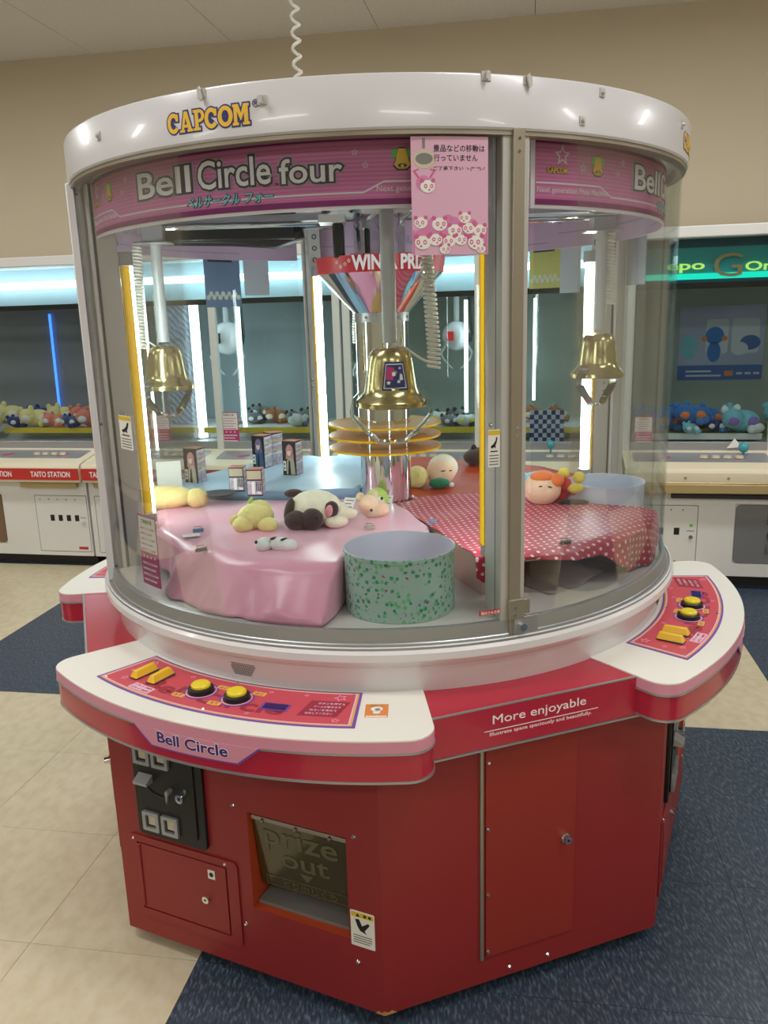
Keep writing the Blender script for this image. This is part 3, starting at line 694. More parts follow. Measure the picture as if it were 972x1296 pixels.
# ---- sign panels
ws_ = wrap(0.766); RS = 0.766; rad = lambda d: math.radians(d)*RS
sg = G().arc(0.7630, 0.7655, 1.750, 1.886, -41.8, 41.8, 64).obj('sign_panel', 'sign_white', cm)
g = G().arc(0.7625, 0.7660, 1.757, 1.880, -41.0, 41.0, 64, 0)
for k in range(13): g.arc(0.7624, 0.7661, 1.773 + 0.0078*k, 1.773 + 0.0078*k + 0.0034, -40.9, 40.9, 48, 1)
g.arc(0.7622, 0.7663, 1.757, 1.768, -41.0, 41.0, 64, 2).arc(0.7622, 0.7663, 1.873, 1.880, -41.0, 41.0, 64, 2)
g.obj('sign_print', ['sign_pink', 'sign_stripe', 'sign_purple'], sg)
g = G()
g.arc(0.7618, 0.7667, 1.797, 1.8005, -40.9, -27.6, 16).arc(0.7618, 0.7667, 1.797, 1.8005, 25.6, 40.9, 16).arc(0.7618, 0.7667, 1.778, 1.7815, -24.6, 22.6, 48)
for x0, x1 in ((-27.6, -24.6), (22.6, 25.6)):
    za, zb = (1.797, 1.778) if x0 < 0 else (1.778, 1.797)
    g.add([ws_(rad(x), z, d) for d in (-0.0042, 0.0007) for x, z in ((x0, za), (x1, zb), (x1, zb + 0.0035), (x0, za + 0.0035))], [(0, 1, 2, 3), (7, 6, 5, 4)])
for s in (-1, 1):
    for a, z, R, w in ((36.0, 1.852, 0.021, 0.35), (31.6, 1.832, 0.010, 0.3), (21.5, 1.853, 0.007, 0.3), (23.0, 1.829, 0.007, 0.3)): g.star(rad(s*a), z, R, w, -0.0042, 0.0007, ws_)
    g.text('Next generation Prize Machine', 0.200, 0.014, rad(s*32.0) if s > 0 else rad(-33.2), 1.7845, 0.0, -0.0042, 0.0007, ws_)
g.obj('sign_line_art', 'sign_white', sg)
d0, d1 = -0.0045, 0.0009
g = G()
def bc(mi, b, dd0, dd1, g):
    g.text('Bell', 0.163, 0.050, -0.1515, 1.8300, b, dd0, dd1, ws_, mi, ref=0.0).text('Circle', 0.166, 0.0525, 0.0355, 1.8315, b, dd0, dd1, ws_, mi, ref=0.0).text('four', 0.124, 0.044, 0.200, 1.8245, b, dd0, dd1, ws_, mi, ref=0.0)
bc(2, 0.10, -0.0044, 0.0008, g); bc(1, 0.065, -0.0046, 0.0012, g); bc(0, 0.012, -0.0049, 0.0017, g)
g.text('TM', 0.010, 0.005, 0.131, 1.803, 0.01, -0.0044, 0.0010, ws_, 1)
g.text('ベルサークル フォー', 0.205, 0.0205, 0.02, 1.7825, 0.06, -0.0046, 0.0012, ws_, 1, slant=0.2, ref=0.0).text('ベルサークル フォー', 0.205, 0.0205, 0.02, 1.7825, 0.015, -0.005, 0.0018, ws_, 3, slant=0.2, ref=0.0)
g.obj('sign_lettering', ['letter_white', 'outline_dark', 'outline_mid', 'teal_print'], sg)
for s in (-1, 1):
    cx, cz = rad(s*28.3), 1.842
    bell = [(-0.016, -0.014), (-0.013, -0.008), (-0.0095, 0.006), (-0.006, 0.015), (0.006, 0.015), (0.0095, 0.006), (0.013, -0.008), (0.016, -0.014), (0.008, -0.021), (-0.008, -0.021)][::-1]
    g = G().prism([(cx + 1.15*x, cz + 1.15*y) for x, y in bell], -0.0044, 0.0008, 1, ws_).prism([(cx + x, cz + y) for x, y in bell], -0.0047, 0.0014, 0, ws_)
    for q in (-1, 1): g.prism([(cx + q*x, cz + y) for x, y in ((0.004, 0.016), (0.022, 0.012), (0.019, 0.004), (0.024, -0.001), (0.010, -0.001))][::q], -0.0045, 0.0010, 2, ws_)
    g.prism(circle(cx, cz - 0.0155, 0.009, 12, 0.004), -0.0049, 0.0018, 1, ws_).prism(circle(cx, cz - 0.0165, 0.0035, 10), -0.0052, 0.0022, 0, ws_)
    g.obj('bell_emblem', ['yellow_print', 'outline_dark', 'green_print'], sg)
g = G().text('CAPCOM', 0.054, 0.0125, rad(-37.0), 1.8235, 0.09, -0.0045, 0.0010, ws_, 1).text('CAPCOM', 0.052, 0.0115, rad(-37.0), 1.8235, 0.02, -0.0048, 0.0014, ws_, 0)
g.obj('sign_maker_lettering', ['yellow_print', 'black_print'], sg)
g = G().arc(0.7594, 0.7604, 1.7505, 1.8855, -41.7, 41.7, 64).obj('sign_backing', 'sign_back', sg)
g = G().text('Bell Circle', 0.36, 0.052, -0.055, 1.830, 0.04, -0.0074, -0.0066, ws_, 0).text('four', 0.124, 0.044, 0.200, 1.8245, 0.04, -0.0074, -0.0066, ws_, 0)
for s in (-1, 1): g.star(rad(s*36), 1.845, 0.018, 0.3, -0.0074, -0.0066, ws_).prism(circle(rad(s*28.3), 1.842, 0.015, 12), -0.0074, -0.0066, 0, ws_)
g.arc(0.7586, 0.7594, 1.797, 1.8005, -40.9, -27.6, 16).arc(0.7586, 0.7594, 1.797, 1.8005, 25.6, 40.9, 16).arc(0.7586, 0.7594, 1.770, 1.7735, -24.6, 22.6, 48)
g.obj('backing_show_through', 'sign_back_text', sg)
rot(sg, A_CON); spin4(sg)
# ---- centre column with prize funnel
cc = G().lathe([(0.0765, 0.885), (0.0765, 1.555)], n=64).obj('centre_column', 'chrome', cm)
G().lathe([(0.079, 1.530), (0.079, 1.556), (0.0765, 1.556)], n=64).obj('column_collar', 'aluminium', cc)
for a in (-35, -12, 15, 38, 65):
    p = P(0.079, a, 1.543); G().cyl(p, p + P(0.003, a, 0), 0.005, 0.003, 8).obj('collar_bolt', 'chrome', cc)
for a in (-22, 22):
    for z in (1.246,):
        p = P(0.0765, a, z); G().cyl(p, p + P(0.004, a, 0), 0.005, 0.003, 8).obj('collar_bolt', 'chrome', cc)
G().lathe([(0.077, 1.553), (0.180, 1.664), (0.176, 1.664), (0.074, 1.555)], n=72).obj('prize_funnel', 'chrome', cc)
G().lathe([(0.180, 1.662), (0.186, 1.706), (0.182, 1.706), (0.177, 1.662)], n=72, closed=True).obj('funnel_band', 'band_red', cc)
wf = wrap(0.1845); g = G(); sl_ = lambda x, y, z: wrap(0.180 + (y - 1.662)*0.136)(x, y, z)
for k in (0, 2):
    x0 = 0.184*math.radians(13 + 90*k)
    fn = lambda x, y, z, x0=x0: sl_(x + x0, y, z)
    g.text('WIN A PRIZE!', 0.232, 0.036, 0, 1.686, 0.10, 0.0004, 0.003, fn, 1, ref=0.0).text('WIN A PRIZE!', 0.232, 0.036, 0, 1.686, 0.035, 0.001, 0.0045, fn, 0, ref=0.0)
    for q, (x, y) in enumerate(((-0.140, 1.684), (-0.155, 1.678), (-0.128, 1.692), (-0.168, 1.69))): g.star(x, y, 0.006, 0.3, 0.0004, 0.0012, fn, 0)
g.obj('band_lettering', ['white_print', 'band_red'], cc)
G().lathe([(0.079, 1.70), (0.082, 1.70), (0.082, 1.716), (0.074, 1.716), (0.074, 1.888)], n=64).obj('upper_column', 'chrome', cc)
for z in (1.236, 1.201, 1.165):
    d = G().lathe([(0.0775, z - 0.002), (0.165, z - 0.002), (0.165, z + 0.002), (0.0775, z + 0.002)], n=72, closed=True).obj('acrylic_disc', 'acrylic_disc', cc)
    G().lathe([(0.165, z - 0.0032), (0.1672, z - 0.0028), (0.1672, z + 0.0028), (0.165, z + 0.0032)], n=72, closed=True).obj('disc_rim', 'acrylic_rim', cc)
# ---- gantry under the lid
gt = G().lathe([(0.085, 1.835), (0.16, 1.835), (0.16, 1.88), (0.085, 1.88)], n=48, closed=True).obj('gantry_hub', 'grey_plastic', cm)
for a, ln in ((8, 0.70), (-92, 0.66), (90, 0.66), (180, 0.6)):
    u = P(1, a, 0); t = Vector((-u.y, u.x, 0))
    G().obox(u*(0.14 + ln)/2 + Vector((0, 0, 1.822)), u*(ln - 0.14), t*0.05, (0, 0, 0.02)).obj('gantry_arm', 'silver_paint', gt, bevel=0.002)
    for s in (-1, 1): G().cyl(u*0.12 + t*0.045*s + Vector((0, 0, 1.80)), u*ln + t*0.045*s + Vector((0, 0, 1.80)), 0.006, seg=10).obj('guide_rod', 'chrome', gt)
    G().obox(u*0.30 + t*0.01 + Vector((0, 0, 1.86)), u*0.13, t*0.08, (0, 0, 0.05)).obj('motor_block', 'black_plastic', gt, bevel=0.006)
G().box(-0.60, -0.24, -0.02, 0.04, 1.765, 1.80).tube([(-0.62, 0.0, 1.78), (-0.42, 0.02, 1.775), (-0.30, 0.03, 1.765), (-0.22, 0.03, 1.79)], 0.024, 8).obj('cable_chain', 'black_plastic', gt, bevel=0.004)
G().box(-0.125, -0.095, -0.15, -0.09, 1.70, 1.79).obj('sensor_box', 'black_plastic', gt, bevel=0.006)
G().box(-0.16, -0.09, -0.17, -0.08, 1.79, 1.81).obj('sensor_bracket', 'pale_alu', gt)
# ---- bell claws
def claw(x, y, fing, side, emblem=False):
    c = empty('bell_claw', (x, y, 0), 0, cm)
    G().lathe([(0.0735, 1.354), (0.0765, 1.356), (0.0775, 1.366), (0.0755, 1.369), (0.066, 1.378), (0.0585, 1.388), (0.0555, 1.398), (0.052, 1.425), (0.0475, 1.455), (0.0445, 1.467), (0.038, 1.4755), (0.026, 1.479), (0.0, 1.480)], n=48).obj('bell', 'brass', c, smooth=28)
    G().cyl((0, 0, 1.49), (0, 0, 1.80), 0.0155, seg=20).obj('rod', 'pipe_grey', c)
    G().cyl((0, 0, 1.478), (0, 0, 1.498), 0.020, 0.018).box(-0.024, 0.024, -0.012, 0.012, 1.478, 1.486).obj('rod_clamp', 'silver_paint', c, bevel=0.001)
    G().box(-0.05, 0.05, -0.04, 0.04, 1.758, 1.764).box(-0.03, 0.03, -0.03, 0.03, 1.764, 1.815).obj('carriage', 'silver_paint', c, bevel=0.002)
    ca, sa = math.cos(fing), math.sin(fing)
    for s in (-1, 1):
        pr = [(0.066, 1.386), (0.080, 1.372), (0.0875, 1.350), (0.086, 1.335), (0.072, 1.318), (0.052, 1.298), (0.036, 1.284)]
        pth = [Vector((s*r*ca, s*r*sa, z)) for r, z in pr]
        w = Vector((-sa, ca, 0))*0.011; g = G()
        for i in range(len(pth)-1):
            d = (pth[i+1] - pth[i]); nrm = d.cross(w).normalized()*0.004
            g.add([pth[i]+w+nrm, pth[i]-w+nrm, pth[i]-w-nrm, pth[i]+w-nrm, pth[i+1]+w+nrm, pth[i+1]-w+nrm, pth[i+1]-w-nrm, pth[i+1]+w-nrm], [(0, 1, 5, 4), (1, 2, 6, 5), (2, 3, 7, 6), (3, 0, 4, 7)])
        g.obj('finger', 'finger_acrylic', c)
        q = [Vector((s*r*ca, s*r*sa, z)) for r, z in ((0.044, 1.2925), (0.030, 1.277), (0.006, 1.275))]; g = G()
        for i in range(2):
            d = q[i+1] - q[i]; g.obox((q[i] + q[i+1])/2, d*1.1, w*2.2, d.cross(w).normalized()*0.006)
        g.obj('finger_tip', 'chrome', c, bevel=0.001)
        G().box(-0.006, 0.006, 0, 0.004, -0.016, 0.014).obj('finger_slot', 'black_plastic', c)
        o = c.children[-1]; o.location = (s*0.0655*ca, s*0.0655*sa, 1.390); o.rotation_euler = (0.5 if False else 0, 0, fing - math.pi/2 if s > 0 else fing + math.pi/2)
    cx, top, low, ex = side
    pth = [(cx*0.9, 0.01, top), (cx*0.93, 0.01, top - 0.06), (cx, 0.01, (top + low)/2), (cx*1.07, 0.0, low + 0.04), (cx*1.05, -0.005, low)]
    hel = []; N = int((top - low)/0.0092)*9
    for i in range(N + 1):
        zz = top + (low - top)*i/N; k = next((q for q in range(len(pth) - 1) if zz >= pth[q+1][2] - 1e-9), len(pth) - 2)
        p = Vector(pth[k]).lerp(Vector(pth[k+1]), (pth[k][2] - zz)/(pth[k][2] - pth[k+1][2])); a = 2*math.pi*i/9
        R = 0.0125*min(1, 0.55 + 6*i/N); hel.append(p + Vector((R*math.cos(a), R*math.sin(a), 0)))
    G().tube(hel, 0.0033, 6).obj('coil_cord', 'cord_white', c)
    G().tube([hel[-1], (cx*0.75, 0.0, low + 0.02), (cx*0.35, 0.0, low + ex), (0.012*(1 if cx > 0 else -1), 0, low + ex + 0.004)], 0.0032, 6).obj('cord_end', 'cord_white', c)
    if emblem:
        # blue badge on the bell
        def bf(u, v, d):
            z = 1.4225 + v; r = 0.0555 + (0.0475 - 0.0555)*(z - 1.398)/(1.455 - 1.398) + d
            return tuple(P(r, math.degrees(u/0.052) + 9, z))
        def trap(k): return dense([(-0.0265*k, -0.029*k), (0.0265*k, -0.029*k), (0.0215*k, 0.030*k), (-0.0215*k, 0.030*k)], 4)
        g = G().prism(trap(1.0), -0.002, 0.0022, 0, bf).prism(trap(0.87), -0.002, 0.0028, 1, bf).prism(trap(0.80), -0.002, 0.0033, 0, bf)
        g.prism([(-0.019, -0.006), (-0.004, -0.008), (-0.001, 0.018), (-0.016, 0.021)], 0, 0.0036, 2, bf)
        g.star(0.011, 0.017, 0.003, 0, 0, 0.0038, bf, 1, fill=True).star(-0.013, -0.013, 0.005, 0, 0, 0.0038, bf, 1, fill=True).star(0.007, -0.011, 0.004, 0, 0, 0.0038, bf, 1, fill=True)
        g.prism([(0.009, -0.008), (0.016, -0.008), (0.015, 0.003), (0.011, 0.006)], 0, 0.0036, 1, bf).prism(rrect(-0.006, 0.001, 0.001, 0.009, 0.002), 0, 0.0038, 1, bf)
        g.prism(rrect(-0.0205, 0.0205, -0.0225, -0.0165, 0.001), 0, 0.0036, 3, bf)
        tag(g.obj('bell_badge', ['navy_print', 'paper', 'magenta_print', 'green_print'], c), 'dark blue badge with stars')
    return c
claw(0.016, -0.65, 0.0, (0.088, 1.72, 1.435, 0.045), True)
claw(-0.632, -0.02, 1.05, (-0.062, 1.77, 1.475, 0.0), False)
claw(0.626, -0.02, 0.75, (0.03, 1.77, 1.56, -0.06), False)
claw(-0.02, 0.62, 0.2, (-0.07, 1.74, 1.45, 0.03), False)
# ---- small labels on the drum
wg = wrap(0.806)
def dog_sticker(a, z, w, h):
    x0 = math.radians(a)*0.806; fn = lambda x, y, d: wg(x + x0, y + z, d)
    g = G().prism(rrect(-w/2, w/2, -h/2, h/2, 0.001), 0, 0.0006, 0, fn).prism(rrect(-w*0.48, w*0.48, h*0.36, h*0.48, 0.0006), 0, 0.001, 1, fn)
    g.prism([(-w*0.3, h*0.06), (-w*0.05, h*0.12), (w*0.12, h*0.2), (w*0.2, h*0.3), (w*0.3, h*0.3), (w*0.22, h*0.16), (w*0.12, h*0.08), (w*0.14, h*0.0), (w*0.02, h*0.04), (-w*0.2, h*0.0)][::-1], 0, 0.0012, 2, fn)
    g.prism(rrect(-w*0.3, w*0.3, -h*0.09, -h*0.06, 0.0002), 0, 0.0012, 2, fn)
    for k in range(4): g.prism(rrect(-w*0.4, w*0.4, -h*(0.2 + 0.08*k), -h*(0.17 + 0.08*k), 0.0002), 0, 0.001, 3, fn)
    g.obj('warning_sticker', ['paper', 'sticker_yellow', 'black_print', 'grey_print'], cm)
dog_sticker(-49.0, 1.297, 0.066, 0.080); dog_sticker(16.1, 1.275, 0.026, 0.078)
x0 = math.radians(15.6)*0.806; fn = lambda x, y, d: wg(x + x0, y + 0.918, d)
G().prism(rrect(-0.026, 0.026, -0.0055, 0.0055, 0.0006), 0, 0.0006, 0, fn).text('指はさみ注意', 0.044, 0.0075, 0, 0, 0.01, 0.0006, 0.001, fn, 1).obj('red_warning_label', ['band_red', 'paper'], cm)

# ================================================================== what lies inside the drum
ZT = 1.000; ZB = 1.030          # tops of the tables; the one under the blue cloth is a little higher
def satin(name, col, rough, sheen=0.0, dots=None, var=0.05):
    m = mat(name, col, rough, var=var, scale=9, bump=0.25, bscale=18, sheen=sheen)
    if dots:
        nt = m.node_tree; N = nt.nodes; L = nt.links; b = N['Principled BSDF']
        tc = N.new('ShaderNodeUVMap'); sp = N.new('ShaderNodeSeparateXYZ'); L.new(tc.outputs[0], sp.inputs[0])
        def M(op, a, bb=None):
            n = N.new('ShaderNodeMath'); n.operation = op
            for i, x in enumerate((a, bb)):
                if x is None: continue
                if isinstance(x, (int, float)): n.inputs[i].default_value = x
                else: L.new(x, n.inputs[i])
            return n.outputs[0]
        k = dots[0]; x = M('MULTIPLY', sp.outputs[0], 1/k); y = M('MULTIPLY', sp.outputs[1], 1/k)
        # staggered rows
        row = M('FLOOR', y); off = M('MULTIPLY', M('MODULO', M('ABSOLUTE', row), 2.0), 0.5); xs = M('ADD', x, off)
        fx = M('SUBTRACT', M('FRACT', xs), 0.5); fy = M('SUBTRACT', M('FRACT', y), 0.5)
        d = M('SQRT', M('ADD', M('MULTIPLY', fx, fx), M('MULTIPLY', fy, fy)))
        inside = M('LESS_THAN', d, dots[1])
        mx = N.new('ShaderNodeMix'); mx.data_type = 'RGBA'
        src = b.inputs['Base Color'].links[0].from_socket if b.inputs['Base Color'].links else None
        if src: L.new(src, mx.inputs[6])
        else: mx.inputs[6].default_value = rgb(*col)
        mx.inputs[7].default_value = rgb(*dots[2]); L.new(inside, mx.inputs[0]); L.new(mx.outputs[2], b.inputs['Base Color'])
    return m
satin('pink_satin', (232, 158, 186), 0.28, 0.4)
satin('polka_red', (184, 36, 66), 0.45, 0.1, (0.021, 0.2, (244, 214, 222)))
satin('blue_satin', (150, 190, 218), 0.4, 0.3)
satin('rust_cloth', (178, 62, 34), 0.35)

BK1 = (0.025, -0.640); BK2 = (0.652, -0.055); TUBS = ((BK1[0], BK1[1], 0.1300), (BK2[0], BK2[1], 0.1135))
def post_clear(a):
    """how far out a cloth or board may reach before it meets a post and its lamp"""
    d = min(abs((a - math.degrees(A_POST) + 45) % 90 - 45), 45.0)
    return 0.674 if d < 3.0 else 0.674 + 0.126*min(1.0, (d - 3.0)/4.0)
def cloth(name, m, label, a0, a1, redge, zlow, rin=0.08, na=120, seed=1, relief=0.004, zt=None, flare=None, hem=None):
    ZT = zt or 1.0
    rnd = random.Random(seed); ph = [rnd.uniform(0, 6.28) for _ in range(8)]
    top, drop = 26, 14; vs = []; uv = []
    def wob(x, y): return relief*(0.5*math.sin(11*x + 7*y + ph[0]) + 0.35*math.sin(23*x - 17*y + ph[1]) + 0.25*math.sin(-9*x + 31*y + ph[2]))
    for i in range(na + 1):
        a = a0 + (a1 - a0)*i/na; R = min(redge(a), post_clear(a)); zl = zlow(a)
        for j in range(top + drop + 1):
            if j <= top:
                r = rin + (R - rin)*j/top; p = P(r, a, 0); h = wob(p.x, p.y)
                edge = max(0.0, (r - (R - 0.02))/0.02)
                z = ZT + 0.005 + max(h, -0.0045) - 0.010*edge*edge
                s = r
            else:
                t = (j - top)/drop; fold = 0.013*t*(math.sin(a*0.21 + ph[3]) + 0.7*math.sin(a*0.47 + ph[4])) + 0.003*math.sin(a*1.3 + ph[5])*t + (flare(a)*t if flare else 0)
                r = min(R + 0.006*math.sin(t*math.pi/2) + fold, 0.79, post_clear(a) + 0.008); z = ZT - 0.005 + (zl - (ZT - 0.005))*t; s = R + t*(ZT - zl)
                p = P(r, a, 0)
                for bx_, by_, br_ in TUBS:
                    dv = Vector((p.x - bx_, p.y - by_, 0))
                    if dv.length < br_: p = Vector((bx_, by_, 0)) + (dv.normalized() if dv.length > 1e-6 else Vector((0, 1, 0)))*br_
            vs.append((p.x, p.y, z)); q = P(s, a, 0); uv.append((q.x*0.94 - q.y*0.34, q.x*0.34 + q.y*0.94))
    k = top + drop + 1; fs = [(i*k + j, (i+1)*k + j, (i+1)*k + j + 1, i*k + j + 1) for i in range(na) for j in range(k - 1)]
    if hem is not None:              # the cloth also falls over its straight front edge
        o = na*k; nb = len(vs)
        for j in range(top + 1):
            x, y, z = vs[o + j]; vs.append((x, y, hem)); uv.append((uv[o + j][0], uv[o + j][1] - 0.03))
        fs += [(o + j, nb + j, nb + j + 1, o + j + 1) for j in range(top)]
    g = G().add(vs, fs); me_o = g.obj(name, m, smooth=70)
    ul = me_o.data.uv_layers.new(name='UVMap')
    for li, lp in enumerate(me_o.data.loops): ul.data[li].uv = uv[lp.vertex_index]
    sd = me_o.modifiers.new('solid', 'SOLIDIFY'); sd.thickness = 0.0015; sd.offset = 0
    return tag(me_o, label, 'tablecloth')
def lerp_table(tb):
    def f(a):
        if a <= tb[0][0]: return tb[0][1]
        for (x0, y0), (x1, y1) in zip(tb, tb[1:]):
            if a <= x1:
                t = (a - x0)/(x1 - x0); t = t*t*(3 - 2*t); return y0 + (y1 - y0)*t
        return tb[-1][1]
    return f
def cut(base, bc, br):
    """outer edge that gives way to a round basket"""
    rc, ac = math.hypot(*bc), math.degrees(math.atan2(bc[0], -bc[1]))
    def f(a):
        R = base(a); d = math.radians(a - ac); s2 = br*br - (rc*math.sin(d))**2
        if abs(d) < 1.2 and s2 > 0: R = min(R, max(0.12, rc*math.cos(d) - math.sqrt(s2)))
        return R
    return f
pinkR = cut(lerp_table([(-93, 0.70), (-70, 0.695), (-45, 0.69), (-25, 0.72), (-11, 0.71), (6, 0.60), (12, 0.46), (17, 0.38)]), BK1, 0.1305)
cloth('pink_tablecloth', 'pink_satin', 'glossy pink satin cloth draped down beside the clover print tub', -93, 16.5, pinkR, lerp_table([(-93, 0.99), (-84, 0.97), (-64, 0.925), (-40, 0.897), (-12, 0.8945), (-8, 0.90), (0, 0.92), (16, 0.97)]), seed=3, relief=0.005, na=180, flare=lerp_table([(-93, 0.0), (-60, 0.01), (-42, 0.06), (-25, 0.08), (-11, 0.08), (-9.5, 0.0), (0, 0)]))
redR = cut(lerp_table([(17, 0.70), (24, 0.705), (40, 0.74), (50, 0.775), (70, 0.782), (96, 0.77)]), BK2, 0.122)
cloth('polka_dot_tablecloth', 'polka_red', 'red cloth with white polka dots under the round pink-faced plush', 17.2, 97, redR, lerp_table([(17, 0.955), (19, 0.94), (22, 0.975), (30, 0.986), (42, 0.974), (48, 0.93), (54, 0.897), (62, 0.899), (72, 0.93), (84, 0.95), (97, 0.97)]), seed=5, relief=0.004, na=180)
cloth('blue_tablecloth', 'blue_satin', 'pale blue cloth under the small figure boxes', -172, -93.8, lambda a: 0.735, lambda a: 0.975, seed=8, relief=0.005, zt=ZB, hem=ZT + 0.001)
cloth('rust_tablecloth', 'rust_cloth', 'rust red cloth behind the chrome column', 98, 176, lerp_table([(98, 0.5), (106, 0.56), (112, 0.735), (176, 0.735)]), lambda a: 0.955, seed=11, relief=0.004)
# platforms
def platform(a0, a1, R, label, legs, ZT=ZT):
    e = empty('display_platform', P((0.4), (a0 + a1)/2, 0.892)); tag(e, label, 'platform', None)
    o = e.location
    g = G(); n = 180; pts = [P(0.085, a0 + (a1-a0)*i/10, 0) for i in range(11)] + [P(min(R(a1 + (a0-a1)*i/n), post_clear(a1 + (a0-a1)*i/n)) - 0.012, a1 + (a0-a1)*i/n, 0) for i in range(n + 1)]
    g.prism([(p.x - o.x, p.y - o.y) for p in pts], ZT - 0.018 - o.z, ZT - 0.005 - o.z).obj('board', 'wood_pale', e, smooth=0)
    for r, a, w, d in legs:
        p = P(r, a, 0); c = math.radians(a); ux = Vector((math.cos(c), math.sin(c), 0)); uy = Vector((-math.sin(c), math.cos(c), 0))
        G().obox((p.x - o.x, p.y - o.y, (ZT - 0.018 - 0.892)/2), ux*w, uy*d, (0, 0, ZT - 0.018 - 0.892)).obj('leg', 'wood_pale', e, bevel=0.001)
    return e
platform(-91, 14, pinkR, 'pale wooden platform hidden under the pink satin cloth', ((0.5, -75, 0.03, 0.1), (0.6, -30, 0.03, 0.1), (0.3, 5, 0.03, 0.1)))
platform(19, 95, redR, 'pale pink wooden platform under the polka dot cloth', ((0.66, 24.5, 0.022, 0.05), (0.45, 21.5, 0.02, 0.36), (0.42, 44, 0.3, 0.012), (0.6, 68, 0.03, 0.1)))
platform(-170, -96, lambda a: 0.73, 'pale wooden platform hidden under the blue cloth', ((0.6, -110, 0.03, 0.1), (0.6, -150, 0.03, 0.1)), ZB)
platform(114, 174, lambda a: 0.73, 'pale wooden platform hidden under the rust red cloth', ((0.6, 125, 0.03, 0.1), (0.6, 165, 0.03, 0.1)))
# loose clear sheet lying on the deck behind the glass
mat('clear_sheet', (216, 200, 198), 0.25, trans=0.3)
g = G(); n = 14; vs = []
for i in range(n+1):
    for j in range(n+1):
        p = P(0.50 + 0.22*j/n, 32 + 26*i/n, 0); vs.append((p.x, p.y, 0.8955 + 0.028*math.exp(-((i/n - 0.55)/0.16)**2)*(0.4 + 0.6*math.sin(j/n*3.1)) + 0.003*math.sin(i*2.1 + j)))
g.add(vs, [(i*(n+1)+j, (i+1)*(n+1)+j, (i+1)*(n+1)+j+1, i*(n+1)+j+1) for i in range(n) for j in range(n)])
tag(g.obj('crumpled_sheet', 'clear_sheet', smooth=50), 'crumpled pale film lying on the deck under the polka dot cloth', 'plastic sheet')
# ---- tubs
def clover_mat():
    m = mat('clover_print', (172, 196, 190), 0.4, var=0.06, scale=12); nt = m.node_tree; N = nt.nodes; L = nt.links; b = N['Principled BSDF']
    uv = N.new('ShaderNodeUVMap'); base = b.inputs['Base Color'].links[0].from_socket
    def layer(scale, rnd, rad, col, base, off):
        mp = N.new('ShaderNodeMapping'); mp.inputs['Location'].default_value = (off, off*0.7, 0); L.new(uv.outputs[0], mp.inputs['Vector'])
        ns = N.new('ShaderNodeTexNoise'); ns.inputs['Scale'].default_value = 190; L.new(mp.outputs[0], ns.inputs['Vector'])
        vo = N.new('ShaderNodeTexVoronoi'); vo.inputs['Scale'].default_value = scale; vo.inputs['Randomness'].default_value = rnd; L.new(mp.outputs[0], vo.inputs['Vector'])
        ad = N.new('ShaderNodeMath'); ad.operation = 'MULTIPLY_ADD'; ad.inputs[1].default_value = 0.5; L.new(ns.outputs['Fac'], ad.inputs[0]); L.new(vo.outputs['Distance'], ad.inputs[2])
        lt = N.new('ShaderNodeMath'); lt.operation = 'LESS_THAN'; lt.inputs[1].default_value = rad; L.new(ad.outputs[0], lt.inputs[0])
        mx = N.new('ShaderNodeMix'); mx.data_type = 'RGBA'; L.new(lt.outputs[0], mx.inputs[0]); L.new(base, mx.inputs[6]); mx.inputs[7].default_value = rgb(*col); return mx.outputs[2]
    c = layer(66, 0.6, 0.57, (116, 190, 136), base, 0.0); c = layer(66, 0.6, 0.56, (60, 150, 116), c, 0.3127); c = layer(40, 1.0, 0.36, (150, 60, 120), c, 0.77)
    L.new(c, b.inputs['Base Color']); return m
clover_mat(); mat('tub_inside', (206, 200, 216), 0.5); mat('tub_white', (226, 230, 244), 0.45, trans=0.2)
def tub(name, c, r, z0, z1, m, mi, label):
    n = 72; vs = []; uv = []
    for i in range(n):
        a = 2*math.pi*i/n
        for rr, z in ((r - 0.0035, z0 + 0.003), (r - 0.0035, z1), (r, z1), (r, z1 - 0.008), (r - 0.002, z1 - 0.0085), (r - 0.002, z0)):
            vs.append((rr*math.cos(a), rr*math.sin(a), z)); uv.append((a*r, z))
    k = 6; fs = []; ms = []
    for i in range(n):
        j2 = (i + 1) % n
        for j in range(5): fs.append((i*k+j, j2*k+j, j2*k+j+1, i*k+j+1)); ms.append(1 if j == 0 else 0)
    g = G(); g.add(vs, fs); g.m = ms
    o = g.obj(name, [m, mi], smooth=40, loc=(c[0], c[1], 0))
    o.data.uv_layers.new(name='UVMap')
    for li, lp in enumerate(o.data.loops):
        u, v = uv[lp.vertex_index]; o.data.uv_layers[0].data[li].uv = (u, v)
    G().lathe([(0, z0 + 0.002), (r - 0.003, z0 + 0.002)], n=48).obj('tub_base', mi, o)
    tag(o, label, 'tub'); return o
t1 = tub('prize_tub', BK1, 0.1285, 0.893, 1.036, 'clover_print', 'tub_inside', 'round pale green tub with a clover print and open top')
pass
tub('prize_tub', BK2, 0.112, 0.893, 1.052, 'tub_white', 'tub_white', 'plain white round tub behind the polka dot cloth')

